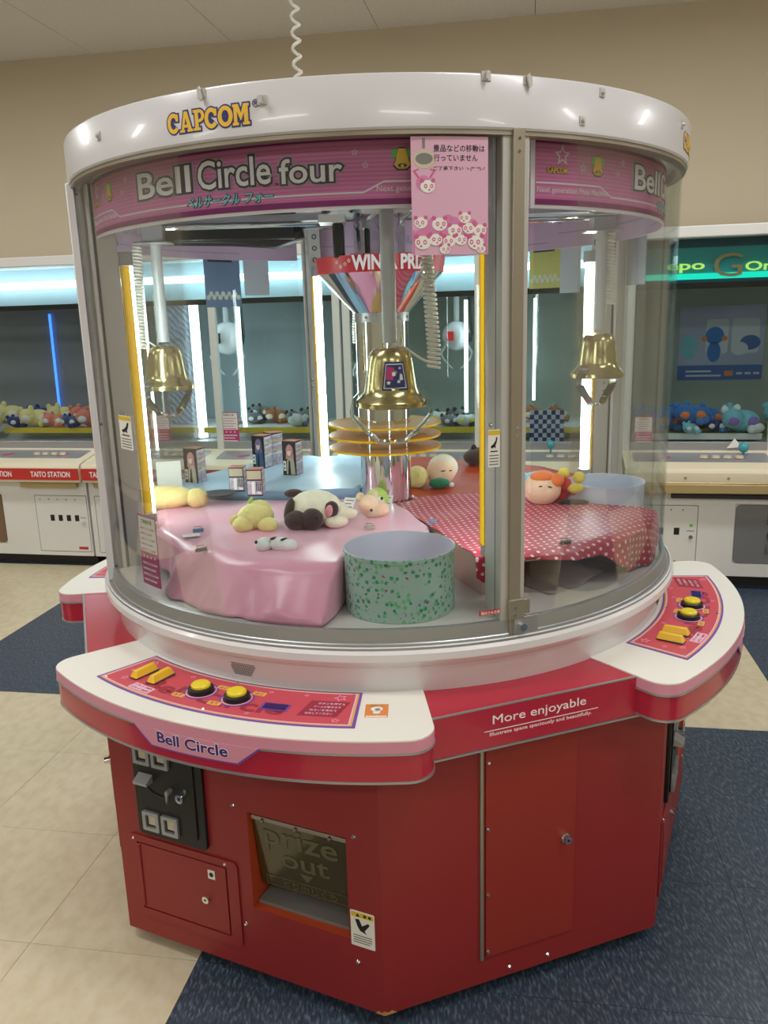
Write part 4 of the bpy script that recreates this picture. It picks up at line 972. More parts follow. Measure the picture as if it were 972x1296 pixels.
# ---- plush toys
def fur(name, col, fluff=0.35, bs=160): return mat(name, col, 0.85, var=0.07, scale=40, bump=fluff, bscale=bs, sheen=0.3)
fur('fur_yellow', (240, 214, 140)); fur('fur_lemon', (238, 226, 150), 0.9, 90); fur('fur_cream', (242, 232, 208)); fur('fur_brown', (66, 46, 42)); fur('fur_white', (236, 238, 236))
fur('fur_beige', (232, 206, 176)); fur('fur_lime', (196, 226, 110)); fur('fur_skin', (246, 208, 178)); fur('fur_orange', (244, 132, 70)); fur('fur_sun', (244, 222, 84)); fur('fur_red', (206, 44, 52))
fur('fur_pale', (242, 220, 150)); fur('fur_blue', (58, 124, 200)); fur('fur_aqua', (130, 196, 214)); fur('fur_navy', (36, 44, 120)); fur('fur_coral', (238, 134, 110)); fur('fur_grey', (120, 124, 128)); fur('fur_green', (40, 120, 84)); fur('fur_lilac', (146, 116, 190)); fur('fur_rust', (176, 106, 60)); fur('fur_slate', (70, 92, 130)); fur('fur_black', (34, 32, 34)); fur('fur_pink', (236, 160, 170))
def plush(name, label, loc, rz, parts, group=None, s=1.0, cat='plush toy'):
    e = empty(name, loc, rz); tag(e, label, cat, group)
    for pn, m, ells in parts:
        single = pn in ('ear', 'eye', 'spot', 'pompom', 'arm', 'patch', 'hair', 'scarf'); g = G()
        for q in ells:
            c, r = q[0], q[1]; ro = q[2] if len(q) > 2 else (0, 0, 0)
            g.ell([x*s for x in c], [x*s for x in r], ro, 16 if max(r)*s > 0.02 else 10, 10 if max(r)*s > 0.02 else 7)
            if single: g.obj(pn, m, e, smooth=60); g = G()
        if not single: g.obj(pn, m, e, smooth=60)
    return e
ZC = ZT + 0.003
def put(px, py, dz=0.0):
    p = at(px, py, ZC); return (p.x, p.y, ZC - 0.001 + dz)
plush('yellow_plush', 'pale yellow plush lying down at the back edge of the pink cloth', (-0.655, -0.062, ZC - 0.001), 0.0, [
    ('body', 'fur_yellow', [((-0.01, 0.02, 0.034), (0.092, 0.054, 0.036))]), ('paw', 'fur_yellow', [((0.088, 0.015, 0.030), (0.034, 0.032, 0.030))]), ('head', 'fur_yellow', [((-0.085, 0.05, 0.045), (0.045, 0.04, 0.042))])])
g = plush('fluffy_plush', 'fluffy lemon yellow plush beside the cream and brown dog plush', put(326, 672), 0.3, [
    ('body', 'fur_lemon', [((0.0, 0.02, 0.036), (0.050, 0.045, 0.036)), ((-0.035, 0.0, 0.022), (0.030, 0.028, 0.022)), ((0.025, -0.02, 0.02), (0.028, 0.026, 0.020)), ((0.012, 0.03, 0.05), (0.034, 0.03, 0.028))]), ('ear', 'fur_lemon', [((-0.052, 0.02, 0.03), (0.018, 0.014, 0.016))]), ('leaf', 'fur_lime', [((-0.01, 0.03, 0.078), (0.005, 0.005, 0.012), (0.2, 0.5, 0))])])
plush('dog_plush', 'cream dog plush with dark brown muzzle and ears lying on the pink cloth', put(398, 668), 0.12, [
    ('body', 'fur_cream', [((0.005, 0.035, 0.048), (0.072, 0.060, 0.048)), ((0.045, 0.06, 0.030), (0.055, 0.035, 0.03))]), ('muzzle', 'fur_brown', [((-0.045, -0.008, 0.026), (0.034, 0.030, 0.027)), ((-0.005, -0.020, 0.030), (0.030, 0.026, 0.030)), ((-0.064, 0.01, 0.05), (0.013, 0.018, 0.034), (0, 0.25, 0))]),
    ('ear', 'fur_brown', [((0.046, -0.012, 0.05), (0.020, 0.016, 0.026), (0.3, 0.2, 0))]), ('ear_back', 'fur_brown', [((-0.050, 0.06, 0.085), (0.026, 0.016, 0.012))]), ('inner_ear', 'fur_pink', [((0.040, -0.022, 0.05), (0.011, 0.010, 0.018), (0.3, 0.2, 0))]), ('eye', 'fur_black', [((0.006, -0.044, 0.038), (0.006, 0.004, 0.006))]), ('paw', 'fur_cream', [((0.058, -0.012, 0.018), (0.032, 0.022, 0.018))]), ('arm', 'fur_cream', [((0.088, 0.05, 0.022), (0.036, 0.018, 0.017), (0, 0, 0.25))])])
plush('spotted_plush', 'small white plush with black spots at the front of the pink cloth', put(349, 698), 0.55, [
    ('body', 'fur_white', [((0.012, -0.005, 0.018), (0.030, 0.018, 0.018), (0, 0, -0.9)), ((0.028, -0.024, 0.016), (0.018, 0.016, 0.016))]), ('head', 'fur_white', [((-0.022, 0.018, 0.018), (0.022, 0.018, 0.018))]), ('spot', 'fur_black', [((-0.002, 0.004, 0.0335), (0.012, 0.005, 0.003), (0, 0, 0.35)), ((0.016, -0.016, 0.0325), (0.012, 0.005, 0.003), (0, 0, 0.35)), ((-0.040, 0.02, 0.026), (0.004, 0.007, 0.005))])])
e = plush('bear_plush', 'small beige bear plush with price tags near the chrome column', put(470, 656), 0.2, [
    ('body', 'fur_beige', [((0.010, 0.01, 0.026), (0.036, 0.030, 0.026))]), ('head', 'fur_skin', [((-0.006, 0.002, 0.042), (0.030, 0.027, 0.026)), ((0.026, 0.0, 0.026), (0.024, 0.022, 0.022))]), ('ear', 'fur_beige', [((-0.028, 0.004, 0.062), (0.013, 0.009, 0.014)), ((0.012, 0.008, 0.068), (0.011, 0.009, 0.012))]), ('eye', 'fur_black', [((-0.004, -0.026, 0.030), (0.004, 0.003, 0.004))])])
def hangtag(px, py, w, h, rx, rz, label):
    p = at(px, py, ZC + 0.012); g = G(); 
    M_ = Matrix.Rotation(rz, 3, 'Z') @ Matrix.Rotation(rx, 3, 'X')
    f = lambda x, y, z: tuple(M_ @ Vector((x, y, z)))
    g.prism(rrect(-w/2, w/2, -h/2, h/2, 0.001), 0, 0.0008, 0, f)
    for k in range(4): g.prism(rrect(-w*0.36, w*(0.36 - 0.15*(k % 2)), h*(0.3 - 0.2*k), h*(0.36 - 0.2*k), 0.0002), 0.0008, 0.0011, 1, f)
    tag(g.obj('price_tag', ['paper', 'grey_print'], loc=(p.x, p.y, ZC + h/2*abs(math.sin(rx)) + 0.0005)), label, 'tag')
hangtag(441, 644, 0.036, 0.050, 0.95, -0.5, 'folded white swing tag lying left of the beige bear plush'); hangtag(489, 638, 0.034, 0.044, 0.9, -0.35, 'white swing tag standing right of the beige bear plush')
plush('bird_plush', 'round lime green plush standing against the chrome column', (-0.028, -0.135, ZC), 0, [
    ('body', 'fur_lime', [((0, 0.01, 0.030), (0.033, 0.030, 0.031))]), ('face', 'fur_white', [((0.0, -0.012, 0.026), (0.022, 0.012, 0.017))]), ('eye', 'fur_black', [((-0.012, -0.021, 0.036), (0.004, 0.003, 0.005)), ((0.014, -0.021, 0.036), (0.004, 0.003, 0.005))])])
plush('doll_plush', 'doll plush with cream head and green sleeve lying on the rust cloth', (0.150, 0.17, ZC), 0.3, [
    ('head', 'fur_skin', [((0.030, 0.0, 0.045), (0.048, 0.042, 0.043))]), ('hair', 'fur_cream', [((0.042, 0.012, 0.056), (0.050, 0.042, 0.044))]), ('body', 'fur_lemon', [((-0.052, 0.0, 0.035), (0.036, 0.034, 0.036))]), ('sleeve', 'fur_green', [((0.005, -0.05, 0.018), (0.034, 0.018, 0.017), (0, 0, -0.25))]), ('hand', 'fur_white', [((0.042, -0.062, 0.012), (0.009, 0.008, 0.008))]), ('eye', 'fur_black', [((0.022, -0.041, 0.055), (0.009, 0.004, 0.002)), ((0.048, -0.036, 0.053), (0.008, 0.004, 0.002))])])
p = put(697, 640)
e = plush('chick_plush', 'round pink-faced plush with orange hair and yellow pompoms', p, 0.1, [
    ('head', 'fur_skin', [((-0.020, 0.02, 0.048), (0.055, 0.048, 0.048))]), ('hair', 'fur_orange', [((-0.022, 0.012, 0.084), (0.036, 0.030, 0.018)), ((0.014, -0.004, 0.076), (0.022, 0.022, 0.020))]), ('pompom', 'fur_sun', [((0.046, 0.03, 0.088), (0.018, 0.016, 0.016)), ((0.088, 0.02, 0.075), (0.018, 0.017, 0.018)), ((0.072, 0.0, 0.048), (0.024, 0.014, 0.014))]),
    ('scarf', 'fur_red', [((0.050, 0.012, 0.058), (0.014, 0.014, 0.022)), ((0.070, 0.02, 0.04), (0.02, 0.012, 0.018))]), ('tail', 'fur_black', [((0.060, -0.02, 0.012), (0.045, 0.010, 0.009), (0, 0, -0.2))]), ('eye', 'fur_black', [((-0.012, -0.028, 0.062), (0.007, 0.002, 0.002), (0, 0.3, 0)), ((-0.038, -0.024, 0.064), (0.006, 0.002, 0.002))]), ('body', 'fur_red', [((0.035, 0.045, 0.028), (0.035, 0.03, 0.028))])])
plush('blue_plush', 'sky blue plush lying behind the round pink-faced plush', (p[0] - 0.005, p[1] + 0.19, ZC), 0.4, [('body', 'fur_aqua', [((0, 0, 0.032), (0.06, 0.045, 0.032))]), ('head', 'fur_aqua', [((-0.06, 0, 0.036), (0.035, 0.034, 0.034))]), ('stripe', 'fur_blue', [((0.01, -0.008, 0.045), (0.035, 0.03, 0.022))])])
plush('dark_plush', 'dark brown plush at the back of the rust cloth', (0.34, 0.52, ZC), 0.4, [('body', 'fur_brown', [((0, 0, 0.032), (0.06, 0.045, 0.034))]), ('ear', 'fur_black', [((-0.02, 0, 0.062), (0.012, 0.01, 0.018)), ((0.03, 0, 0.058), (0.012, 0.01, 0.018))])])
# ---- figure boxes
mat('box_black', (34, 32, 38), 0.35, coat=0.2); mat('box_orange', (196, 120, 90), 0.4); mat('box_grey', (140, 136, 134), 0.45); mat('hair_pink', (206, 140, 140), 0.5); mat('face_print', (236, 208, 190), 0.5); mat('coat_beige', (190, 176, 152), 0.5); mat('suit_blue', (60, 92, 132), 0.5); mat('hair_violet', (130, 116, 156), 0.5); mat('side_print', (186, 176, 190), 0.5, var=0.35, scale=90)
def figure_box(px, py, w, h, d, rz, style, label):
    zb_ = ZB + 0.0035; q = at(px, py, zb_); e = empty('figure_box', (q.x, q.y, zb_), rz); tag(e, label, 'box', 'boxed figures on the blue cloth')
    G().box(-w/2, w/2, 0, d, 0, h).obj('carton', 'box_black', e, bevel=0.001)
    G().box(-w/2 + 0.001, w/2 - 0.001, 0.001, d - 0.001, h, h + 0.0008).obj('lid_print', 'box_orange', e, smooth=0)
    f = plane((0, 0, h/2), (1, 0, 0), (0, 0, 1)); fr = plane((w/2, d/2, h/2), (0, 1, 0), (0, 0, 1)); t = 0.0005
    g = G()
    if style == 'back':
        g.prism(rrect(-w*0.46, w*0.46, h*0.14, h*0.46, 0.001), 0, t, 2, f).prism(rrect(-w*0.46, w*0.46, -h*0.44, h*0.08, 0.001), 0, t, 4, f).prism(rrect(-w*0.18, w*0.02, -h*0.42, h*0.06, 0.001), t, 2*t, 3, f)
        for k in range(3): g.prism(rrect(w*(0.1 + 0.12*k), w*(0.16 + 0.12*k), -h*0.3, h*0.05, 0.0005), t, 2*t, 5, f)
        g.prism(rrect(-w*0.46, w*0.46, h*0.0, h*0.012, 0.0002), t, 2*t, 3, f).prism(rrect(w*0.16, w*0.42, -h*0.42, -h*0.34, 0.0003), t, 2*t, 3, f)
    else:
        hair, coat = (0, 2) if style == 'pink' else (1, 6)
        cx = w*0.06
        g.prism(circle(cx, h*0.22, w*0.27, 16, h*0.19), 0, t, hair, f).prism([(cx - w*0.25, h*0.2), (cx - w*0.3, -h*0.02), (cx + w*0.3, -h*0.02), (cx + w*0.26, h*0.2)], 0, t, hair, f)
        g.prism([(cx - w*0.28, -h*0.46), (cx + w*0.38, -h*0.46), (cx + w*0.3, -h*0.04), (cx + w*0.05, h*0.04), (cx - w*0.22, -h*0.06)], 0, 2*t, coat, f)
        g.prism(circle(cx - w*0.03, h*0.18, w*0.15, 14, h*0.1), 0, 3*t, 7, f).prism(circle(cx - w*0.06, h*0.27, w*0.2, 12, h*0.055), 0, 4*t, hair, f)
        g.prism([(cx - w*0.16, -h*0.46), (cx + w*0.05, -h*0.46), (cx + w*0.02, -h*0.08), (cx - w*0.08, -h*0.04)], 0, 3*t, 5, f)
        g.prism(rrect(-w*0.44, -w*0.24, -h*0.36, -h*0.08, 0.001), 0, 4*t, 3, f)
        for k in range(2): g.prism(rrect(-w*0.38, -w*0.3, -h*(0.32 - 0.12*k), -h*(0.25 - 0.12*k), 0.0005), 4*t, 5*t, 5, f)
    g.prism(rrect(-d*0.45, d*0.45, -h*0.46, h*0.46, 0.001), 0, t, 4, fr)
    for k in range(7): g.prism([(-d*0.4, h*(0.40 - 0.09*k)), (d*0.4, h*(0.44 - 0.09*k)), (d*0.4, h*(0.47 - 0.09*k)), (-d*0.4, h*(0.43 - 0.09*k))], t, 2*t, (3, 0, 8)[k % 3], fr)
    g.obj('box_print', ['hair_pink', 'hair_violet', 'coat_beige', 'paper', 'side_print', 'black_print', 'suit_blue', 'face_print', 'sticker_yellow'], e, smooth=0)
figure_box(243, 613, 0.052, 0.116, 0.045, -0.45, 'pink', 'black figure box with pink-haired figure beside the yellow plush')
figure_box(328, 593, 0.052, 0.116, 0.05, -0.5, 'violet', 'black figure box with a blue-suited figure, behind the small boxes')
figure_box(340, 589, 0.052, 0.118, 0.05, -0.9, 'pink', 'orange-topped figure box tucked behind the blue-suited figure box')
figure_box(367, 602, 0.052, 0.116, 0.045, -0.45, 'pink', 'black figure box with pink-haired figure nearest the chrome column')
figure_box(300, 622, 0.046, 0.074, 0.045, -0.08, 'back', 'small grey printed box nearer the yellow plush')
figure_box(323, 628, 0.046, 0.080, 0.045, -0.05, 'back', 'small grey printed box at the front of the group')
p = at(203, 624, ZB + 0.003)
tag(G().obox((0, 0, 0.045), (0.075, 0, 0), (0, 0.003, 0), (0, 0.02, 0.09)).obj('white_card', 'paper', loc=(p.x + 0.02, p.y + 0.045, ZB + 0.002), rz=0.25), 'blank white card standing behind the lying yellow plush', 'card')
p = at(272, 634, ZB + 0.003)
tag(G().lathe([(0, 0), (0.040, 0), (0.048, 0.006), (0.045, 0.006), (0.038, 0.002), (0, 0.002)], n=32).obj('dark_tray', 'dark_grey', loc=(p.x, p.y + 0.075, ZB + 0.006)), 'small round dark tray beside the lying yellow plush', 'tray')
# ---- clips on the cloths
def clipthing(loc, rz, label, col='dark_grey'):
    e = empty('binder_clip', loc, rz); tag(e, label, 'clip')
    G().add([(-0.014, -0.004, 0), (0.014, -0.004, 0), (0.014, 0.008, 0), (-0.014, 0.008, 0), (-0.014, 0.0, 0.009), (0.014, 0.0, 0.009)], [(0, 1, 2, 3), (0, 1, 5, 4), (3, 2, 5, 4), (0, 4, 3), (1, 5, 2)]).obj('jaw', col, e, smooth=0)
    for s in (-1, 1): G().tube([(-0.007, 0.002*s, 0.006), (-0.009, -0.012*s - 0.004, 0.012), (0.009, -0.012*s - 0.004, 0.012), (0.007, 0.002*s, 0.006)], 0.0012, 5).obj('wire_handle', 'steel', e)
def on_edge(a, R): p = P(R, a, ZT + 0.006); return (p.x, p.y, p.z)
p = at(255, 697, ZT + 0.004); clipthing((p.x, p.y, ZT + 0.003), 0.6, 'black binder clip on the outer edge of the pink cloth')
p = at(468, 668, ZT + 0.008); clipthing((p.x, p.y, ZT + 0.006), 0.2, 'wire clip on the pink cloth behind the clover tub', 'steel')
p = at(716, 688, ZT + 0.004); clipthing((p.x, p.y, ZT + 0.003), 0.4, 'black binder clip on the edge of the polka dot cloth')
mat('clip_blue', (96, 140, 196), 0.4)
p = at(548, 661, ZT + 0.008); clipthing((p.x, p.y, ZT + 0.006), 0.9, 'blue clip where the pink and polka dot cloths meet', 'clip_blue')
p = at(251, 672, ZT + 0.008); clipthing((p.x, p.y, ZT + 0.006), 0.3, 'blue clip on the pink cloth beside a white card', 'clip_blue')
p = at(242, 679, ZT + 0.006); tag(G().box(-0.022, 0.022, -0.014, 0.014, 0, 0.001).obj('small_card', 'paper', loc=(p.x, p.y, ZT + 0.0085), rz=0.3), 'small white card lying on the pink cloth by a blue clip', 'card')
# ---- notices on the drum glass
def notice_fn(a, z, r):
    x0 = math.radians(a)*r; w_ = wrap(r); return lambda x, y, d: w_(x + x0, y + z, d)
def panda(g, fn, x, y, s, d, flip=1):
    g.prism(circle(x, y, 0.014*s, 14, 0.0115*s), d, d + 0.0003, 1, fn)
    for q in (-1, 1): g.prism(circle(x + q*0.0105*s, y + 0.0105*s, 0.0042*s, 8), d, d + 0.00045, 2, fn)
    g.prism(circle(x, y - 0.001*s, 0.0125*s, 14, 0.0105*s), d, d + 0.0006, 1, fn)
    for q in (-1, 1): g.ringprism(circle(x + flip*0.002*s + q*0.0058*s, y + 0.0005*s, 0.0034*s, 8, 0.0042*s), circle(x + flip*0.002*s + q*0.0058*s, y + 0.0005*s, 0.0016*s, 8, 0.002*s), d, d + 0.0008, 2, fn)
    g.prism(circle(x + flip*0.003*s, y - 0.006*s, 0.002*s, 8), d, d + 0.0008, 2, fn)
def panda_notice(a, z, r, label, sheet, name='panda_notice', full=True):
    fn = notice_fn(a, z, r); w, h = 0.150, 0.212
    g = G(); n = 8; wrapgrid(g, -w/2, w/2, -w/2, w/2, -h/2, h/2, fn, 0.0, 0.0006, 0, n)
    e = g.obj(name, sheet); tag(e, label, 'notice')
    if not full: return e
    g = G(); t0 = 0.0007
    g.text('景品などの移動は', 0.100, 0.0125, 0.018, 0.085, 0.007, t0, t0+0.0003, fn, 3).text('行っていません', 0.086, 0.0125, 0.011, 0.0685, 0.007, t0, t0+0.0003, fn, 3).text('ご了承下さい ヽ(*´`*)ノ', 0.102, 0.0085, 0.018, 0.0495, 0.008, t0, t0+0.0003, fn, 3)
    g.obj('notice_lettering', ['notice_pink', 'paper', 'magenta_print', 'black_print'], e)
    g = G(); rr = random.Random(4)
    for k in range(16): g.prism(circle(-0.058 + 0.0077*k + rr.uniform(-0.003, 0.003), -0.055 + rr.uniform(-0.02, 0.012), 0.013, 12), t0, t0+0.0002, 4, fn)
    g.prism([(-w/2 + 0.001, -h/2 + 0.001), (w/2 - 0.001, -h/2 + 0.001), (w/2 - 0.001, -0.058), (0, -0.052), (-w/2 + 0.001, -0.06)], t0, t0+0.0002, 4, fn)
    for k, (x, y, s_) in enumerate(((-0.058, -0.047, 0.9), (-0.022, -0.05, 1.05), (0.028, -0.039, 0.85), (0.008, -0.062, 1.0), (0.036, -0.058, 0.9), (0.058, -0.062, 0.95), (-0.055, -0.083, 1.1), (-0.030, -0.078, 0.95), (-0.003, -0.081, 0.9), (0.020, -0.079, 0.85), (0.050, -0.084, 1.15), (-0.012, -0.096, 0.75), (0.060, -0.096, 0.7))):
        panda(g, fn, x, y, s_, t0 + 0.0002 + 0.00005*k, 1 if k % 2 else -1)
    # cartoon crane with one panda in its grip
    g.prism(rrect(-0.053, -0.048, 0.085, 0.103, 0.0005), t0, t0+0.0003, 5, fn).prism(circle(-0.050, 0.066, 0.0205, 18, 0.0165), t0, t0+0.0003, 6, fn).prism(circle(-0.050, 0.067, 0.0165, 18, 0.010), t0, t0+0.0005, 5, fn)
    for q in (-1, 1): g.prism([(-0.050 + q*x, y) for x, y in ((0.012, 0.050), (0.022, 0.046), (0.012, 0.032), (0.009, 0.034), (0.017, 0.045), (0.010, 0.048))][::q], t0, t0+0.0003, 2, fn)
    g.prism(circle(-0.052, 0.024, 0.014, 14), t0, t0+0.0002, 4, fn); panda(g, fn, -0.044, 0.018, 1.0, t0 + 0.0003)
    g.obj('notice_drawing', ['notice_pink', 'paper', 'panda_rose', 'black_print', 'notice_rose', 'grey_print', 'cream_pad'], e)
    return e
panda_notice(9.8, 1.7645, 0.8048, 'pink notice with cartoon pandas and Japanese text on the drum glass', 'notice_pink')
mat('notice_yellow', (226, 222, 150), 0.6, trans=0.3); mat('notice_blue', (146, 166, 204), 0.6, trans=0.3); mat('notice_pale', (222, 220, 232), 0.6, trans=0.3); mat('notice_white', (226, 228, 238), 0.6, trans=0.3)
def far_a(px, py, r):
    d = ray(px, py); a = d.x*d.x + d.y*d.y; b = EYE.x*d.x + EYE.y*d.y; c = EYE.x**2 + EYE.y**2 - r*r; t = (-b + math.sqrt(b*b - a*c))/a
    p = EYE + d*t; return math.degrees(math.atan2(p.x, -p.y)), p.z
def plain_notice(px, py, w, h, m, label, lines=True):
    a, z = far_a(px, py, 0.806); fn = notice_fn(a, z, 0.8060); g = G(); wrapgrid(g, -w/2, w/2, -w/2, w/2, -h/2, h/2, fn, 0.0, 0.0006, 0, 8)
    if lines:
        for k in range(2): wrapgrid(g, -w*0.3, w*0.38, -w*0.3, w*0.38, h*(0.36 - 0.09*k), h*(0.40 - 0.09*k), fn, -0.0003, 0.0009, 1, 6)
        for k in range(11): g.prism(circle(-w*0.42 + w*0.084*k, -h*0.33 + 0.012*(k % 2), w*0.06, 8), -0.0003, 0.0009, 2, fn)
    tag(g.obj('glass_notice', [m, 'outline_dark', 'paper']), label, 'notice')
plain_notice(281, 352, 0.15, 0.20, 'notice_blue', 'blue notice with a dotted lower edge on the far drum glass'); plain_notice(324, 345, 0.10, 0.16, 'notice_pale', 'pale notice beside the blue one on the far drum glass', False)
plain_notice(690, 335, 0.13, 0.16, 'notice_yellow', 'yellow notice on the far drum glass beside the lit tube'); plain_notice(722, 338, 0.09, 0.17, 'notice_white', 'white notice on the far drum glass next to the yellow one', False)
plain_notice(806, 322, 0.115, 0.18, 'notice_pale', 'pale sheet on the drum glass past the tall post', False)
def price_card(fn, w, h, label, sheet='paper'):
    g = G(); wrapgrid(g, -w/2, w/2, -w/2, w/2, -h/2, h/2, fn, 0, 0.0008, 1, 6); wrapgrid(g, -w*0.46, w*0.46, -w*0.46, w*0.46, -h*0.02, h*0.47, fn, 0.0008, 0.0011, 0, 6)
    g.text('ご利用方法', w*0.6, h*0.06, 0, h*0.41, 0.02, 0.0011, 0.0014, fn, 2)
    for k in range(5): g.prism(dense(rrect(-w*0.38, w*(0.38 - 0.12*(k % 2)), h*(0.30 - 0.075*k), h*(0.325 - 0.075*k), 0.0003, 1), 2), 0.0011, 0.0014, 3, fn)
    for k in range(4): g.star(-w*0.3 + w*0.2*k, -h*0.09, w*0.05, 0, 0.0008, 0.0012, fn, 0, fill=True)
    for k in range(4): g.prism(dense(rrect(-w*0.4, w*(0.4 - 0.1*(k % 2)), -h*(0.20 + 0.08*k), -h*(0.175 + 0.08*k), 0.0003, 1), 2), 0.0008, 0.0012, 0, fn)
    return tag(g.obj('rules_card', [sheet, 'magenta_print', 'black_print', 'notice_rose']), label, 'card')
price_card(notice_fn(-45.8, 1.015, 0.7985), 0.085, 0.175, 'white and magenta rules card inside the drum at the edge of the pink cloth')

# ================================================================== the row of machines along the back wall
THR = math.radians(-11.3); RV0 = 2.27
RU = Vector((math.cos(THR), math.sin(THR), 0)); RVV = Vector((-math.sin(THR), math.cos(THR), 0))
def rowpt(px, py, c, off):
    """a pixel on the plane `off` behind the fronts of the row, in the frame of the machine centred at c"""
    d = ray(px, py); t = (RV0 + off - EYE.dot(RVV))/d.dot(RVV); p = EYE + d*t
    return p.dot(RU) - c, p.z
def rowworld(c, x, y, z): return RU*(c + x) + RVV*(RV0 + y) + Vector((0, 0, z))
mat('row_white', (226, 226, 224), 0.4, var=0.02, scale=2); mat('row_cream', (232, 222, 196), 0.4); mat('row_tan', (188, 166, 120), 0.35, metal=0.3)
mat('row_red', (196, 52, 48), 0.4); mat('row_back_grey', (150, 150, 160), 0.5, var=0.08, scale=3); mat('row_back_blue', (168, 184, 192), 0.35, var=0.08, scale=3); mat('row_back_green', (158, 168, 162), 0.5, var=0.06, scale=3)
mat('shelf_yellow', (240, 206, 60), 0.4); mat('shelf_green', (150, 160, 90), 0.8, var=0.2, scale=50); mat('smoked', (120, 122, 124), 0.2, coat=0.3); mat('smoked_brown', (120, 96, 72), 0.2)
mat('ice_panel', (196, 222, 232), 0.4); mat('row_tube', (255, 255, 255), 0.4, emit=6.0, ecol=(235, 248, 255)); mat('teal_panel', (40, 170, 176), 0.15, coat=0.5); mat('teal_glow', (0, 220, 190), 0.3, emit=1.0, ecol=(0, 220, 190)); mat('lime_glow', (210, 240, 130), 0.3, emit=0.75, ecol=(190, 240, 110))
mat('teal_dark', (20, 90, 110), 0.2); mat('neon_blue', (60, 130, 255), 0.4, emit=2.0, ecol=(70, 140, 255)); mat('joy_teal', (70, 160, 176), 0.2); mat('poster_lav', (170, 176, 206), 0.5, var=0.1, scale=4); mat('poster_blue', (66, 104, 176), 0.5); mat('poster_pillow', (206, 210, 224), 0.5); mat('knob', (206, 196, 170), 0.4)
mat('wave_cloth', (80, 120, 170), 0.6)
def wavy():
    m = MATS['wave_cloth']; N = m.node_tree.nodes; L = m.node_tree.links; b = N['Principled BSDF']; tc = N.new('ShaderNodeTexCoord'); w = N.new('ShaderNodeTexWave'); w.inputs['Scale'].default_value = 14; w.inputs['Distortion'].default_value = 6; w.bands_direction = 'DIAGONAL'
    r = N.new('ShaderNodeValToRGB'); r.color_ramp.elements[0].color = rgb(50, 84, 136); r.color_ramp.elements[1].color = rgb(170, 200, 224); L.new(tc.outputs['Object'], w.inputs['Vector']); L.new(w.outputs['Fac'], r.inputs[0]); L.new(r.outputs[0], b.inputs['Base Color'])
wavy()
HWD = 0.812
def gridplate(xs, zs, keep, y0, y1):
    """one flat plate with rectangular openings"""
    g = G(); nx, nz = len(xs), len(zs); vs = [(x, y, z) for y in (y0, y1) for z in zs for x in xs]; I = lambda l, i, j: l*nx*nz + j*nx + i; fs = []
    K = lambda i, j: 0 <= i < nx - 1 and 0 <= j < nz - 1 and keep(i, j)
    for i in range(nx - 1):
        for j in range(nz - 1):
            if not K(i, j): continue
            c = [(i, j), (i+1, j), (i+1, j+1), (i, j+1)]; fs += [tuple(I(0, *q) for q in c), tuple(I(1, *q) for q in c[::-1])]
            for (di, dj), (p, q) in (((0, -1), (0, 1)), ((1, 0), (1, 2)), ((0, 1), (2, 3)), ((-1, 0), (3, 0))):
                if not K(i + di, j + dj): fs.append((I(0, *c[p]), I(1, *c[p]), I(1, *c[q]), I(0, *c[q])))
    return g.add(vs, fs)
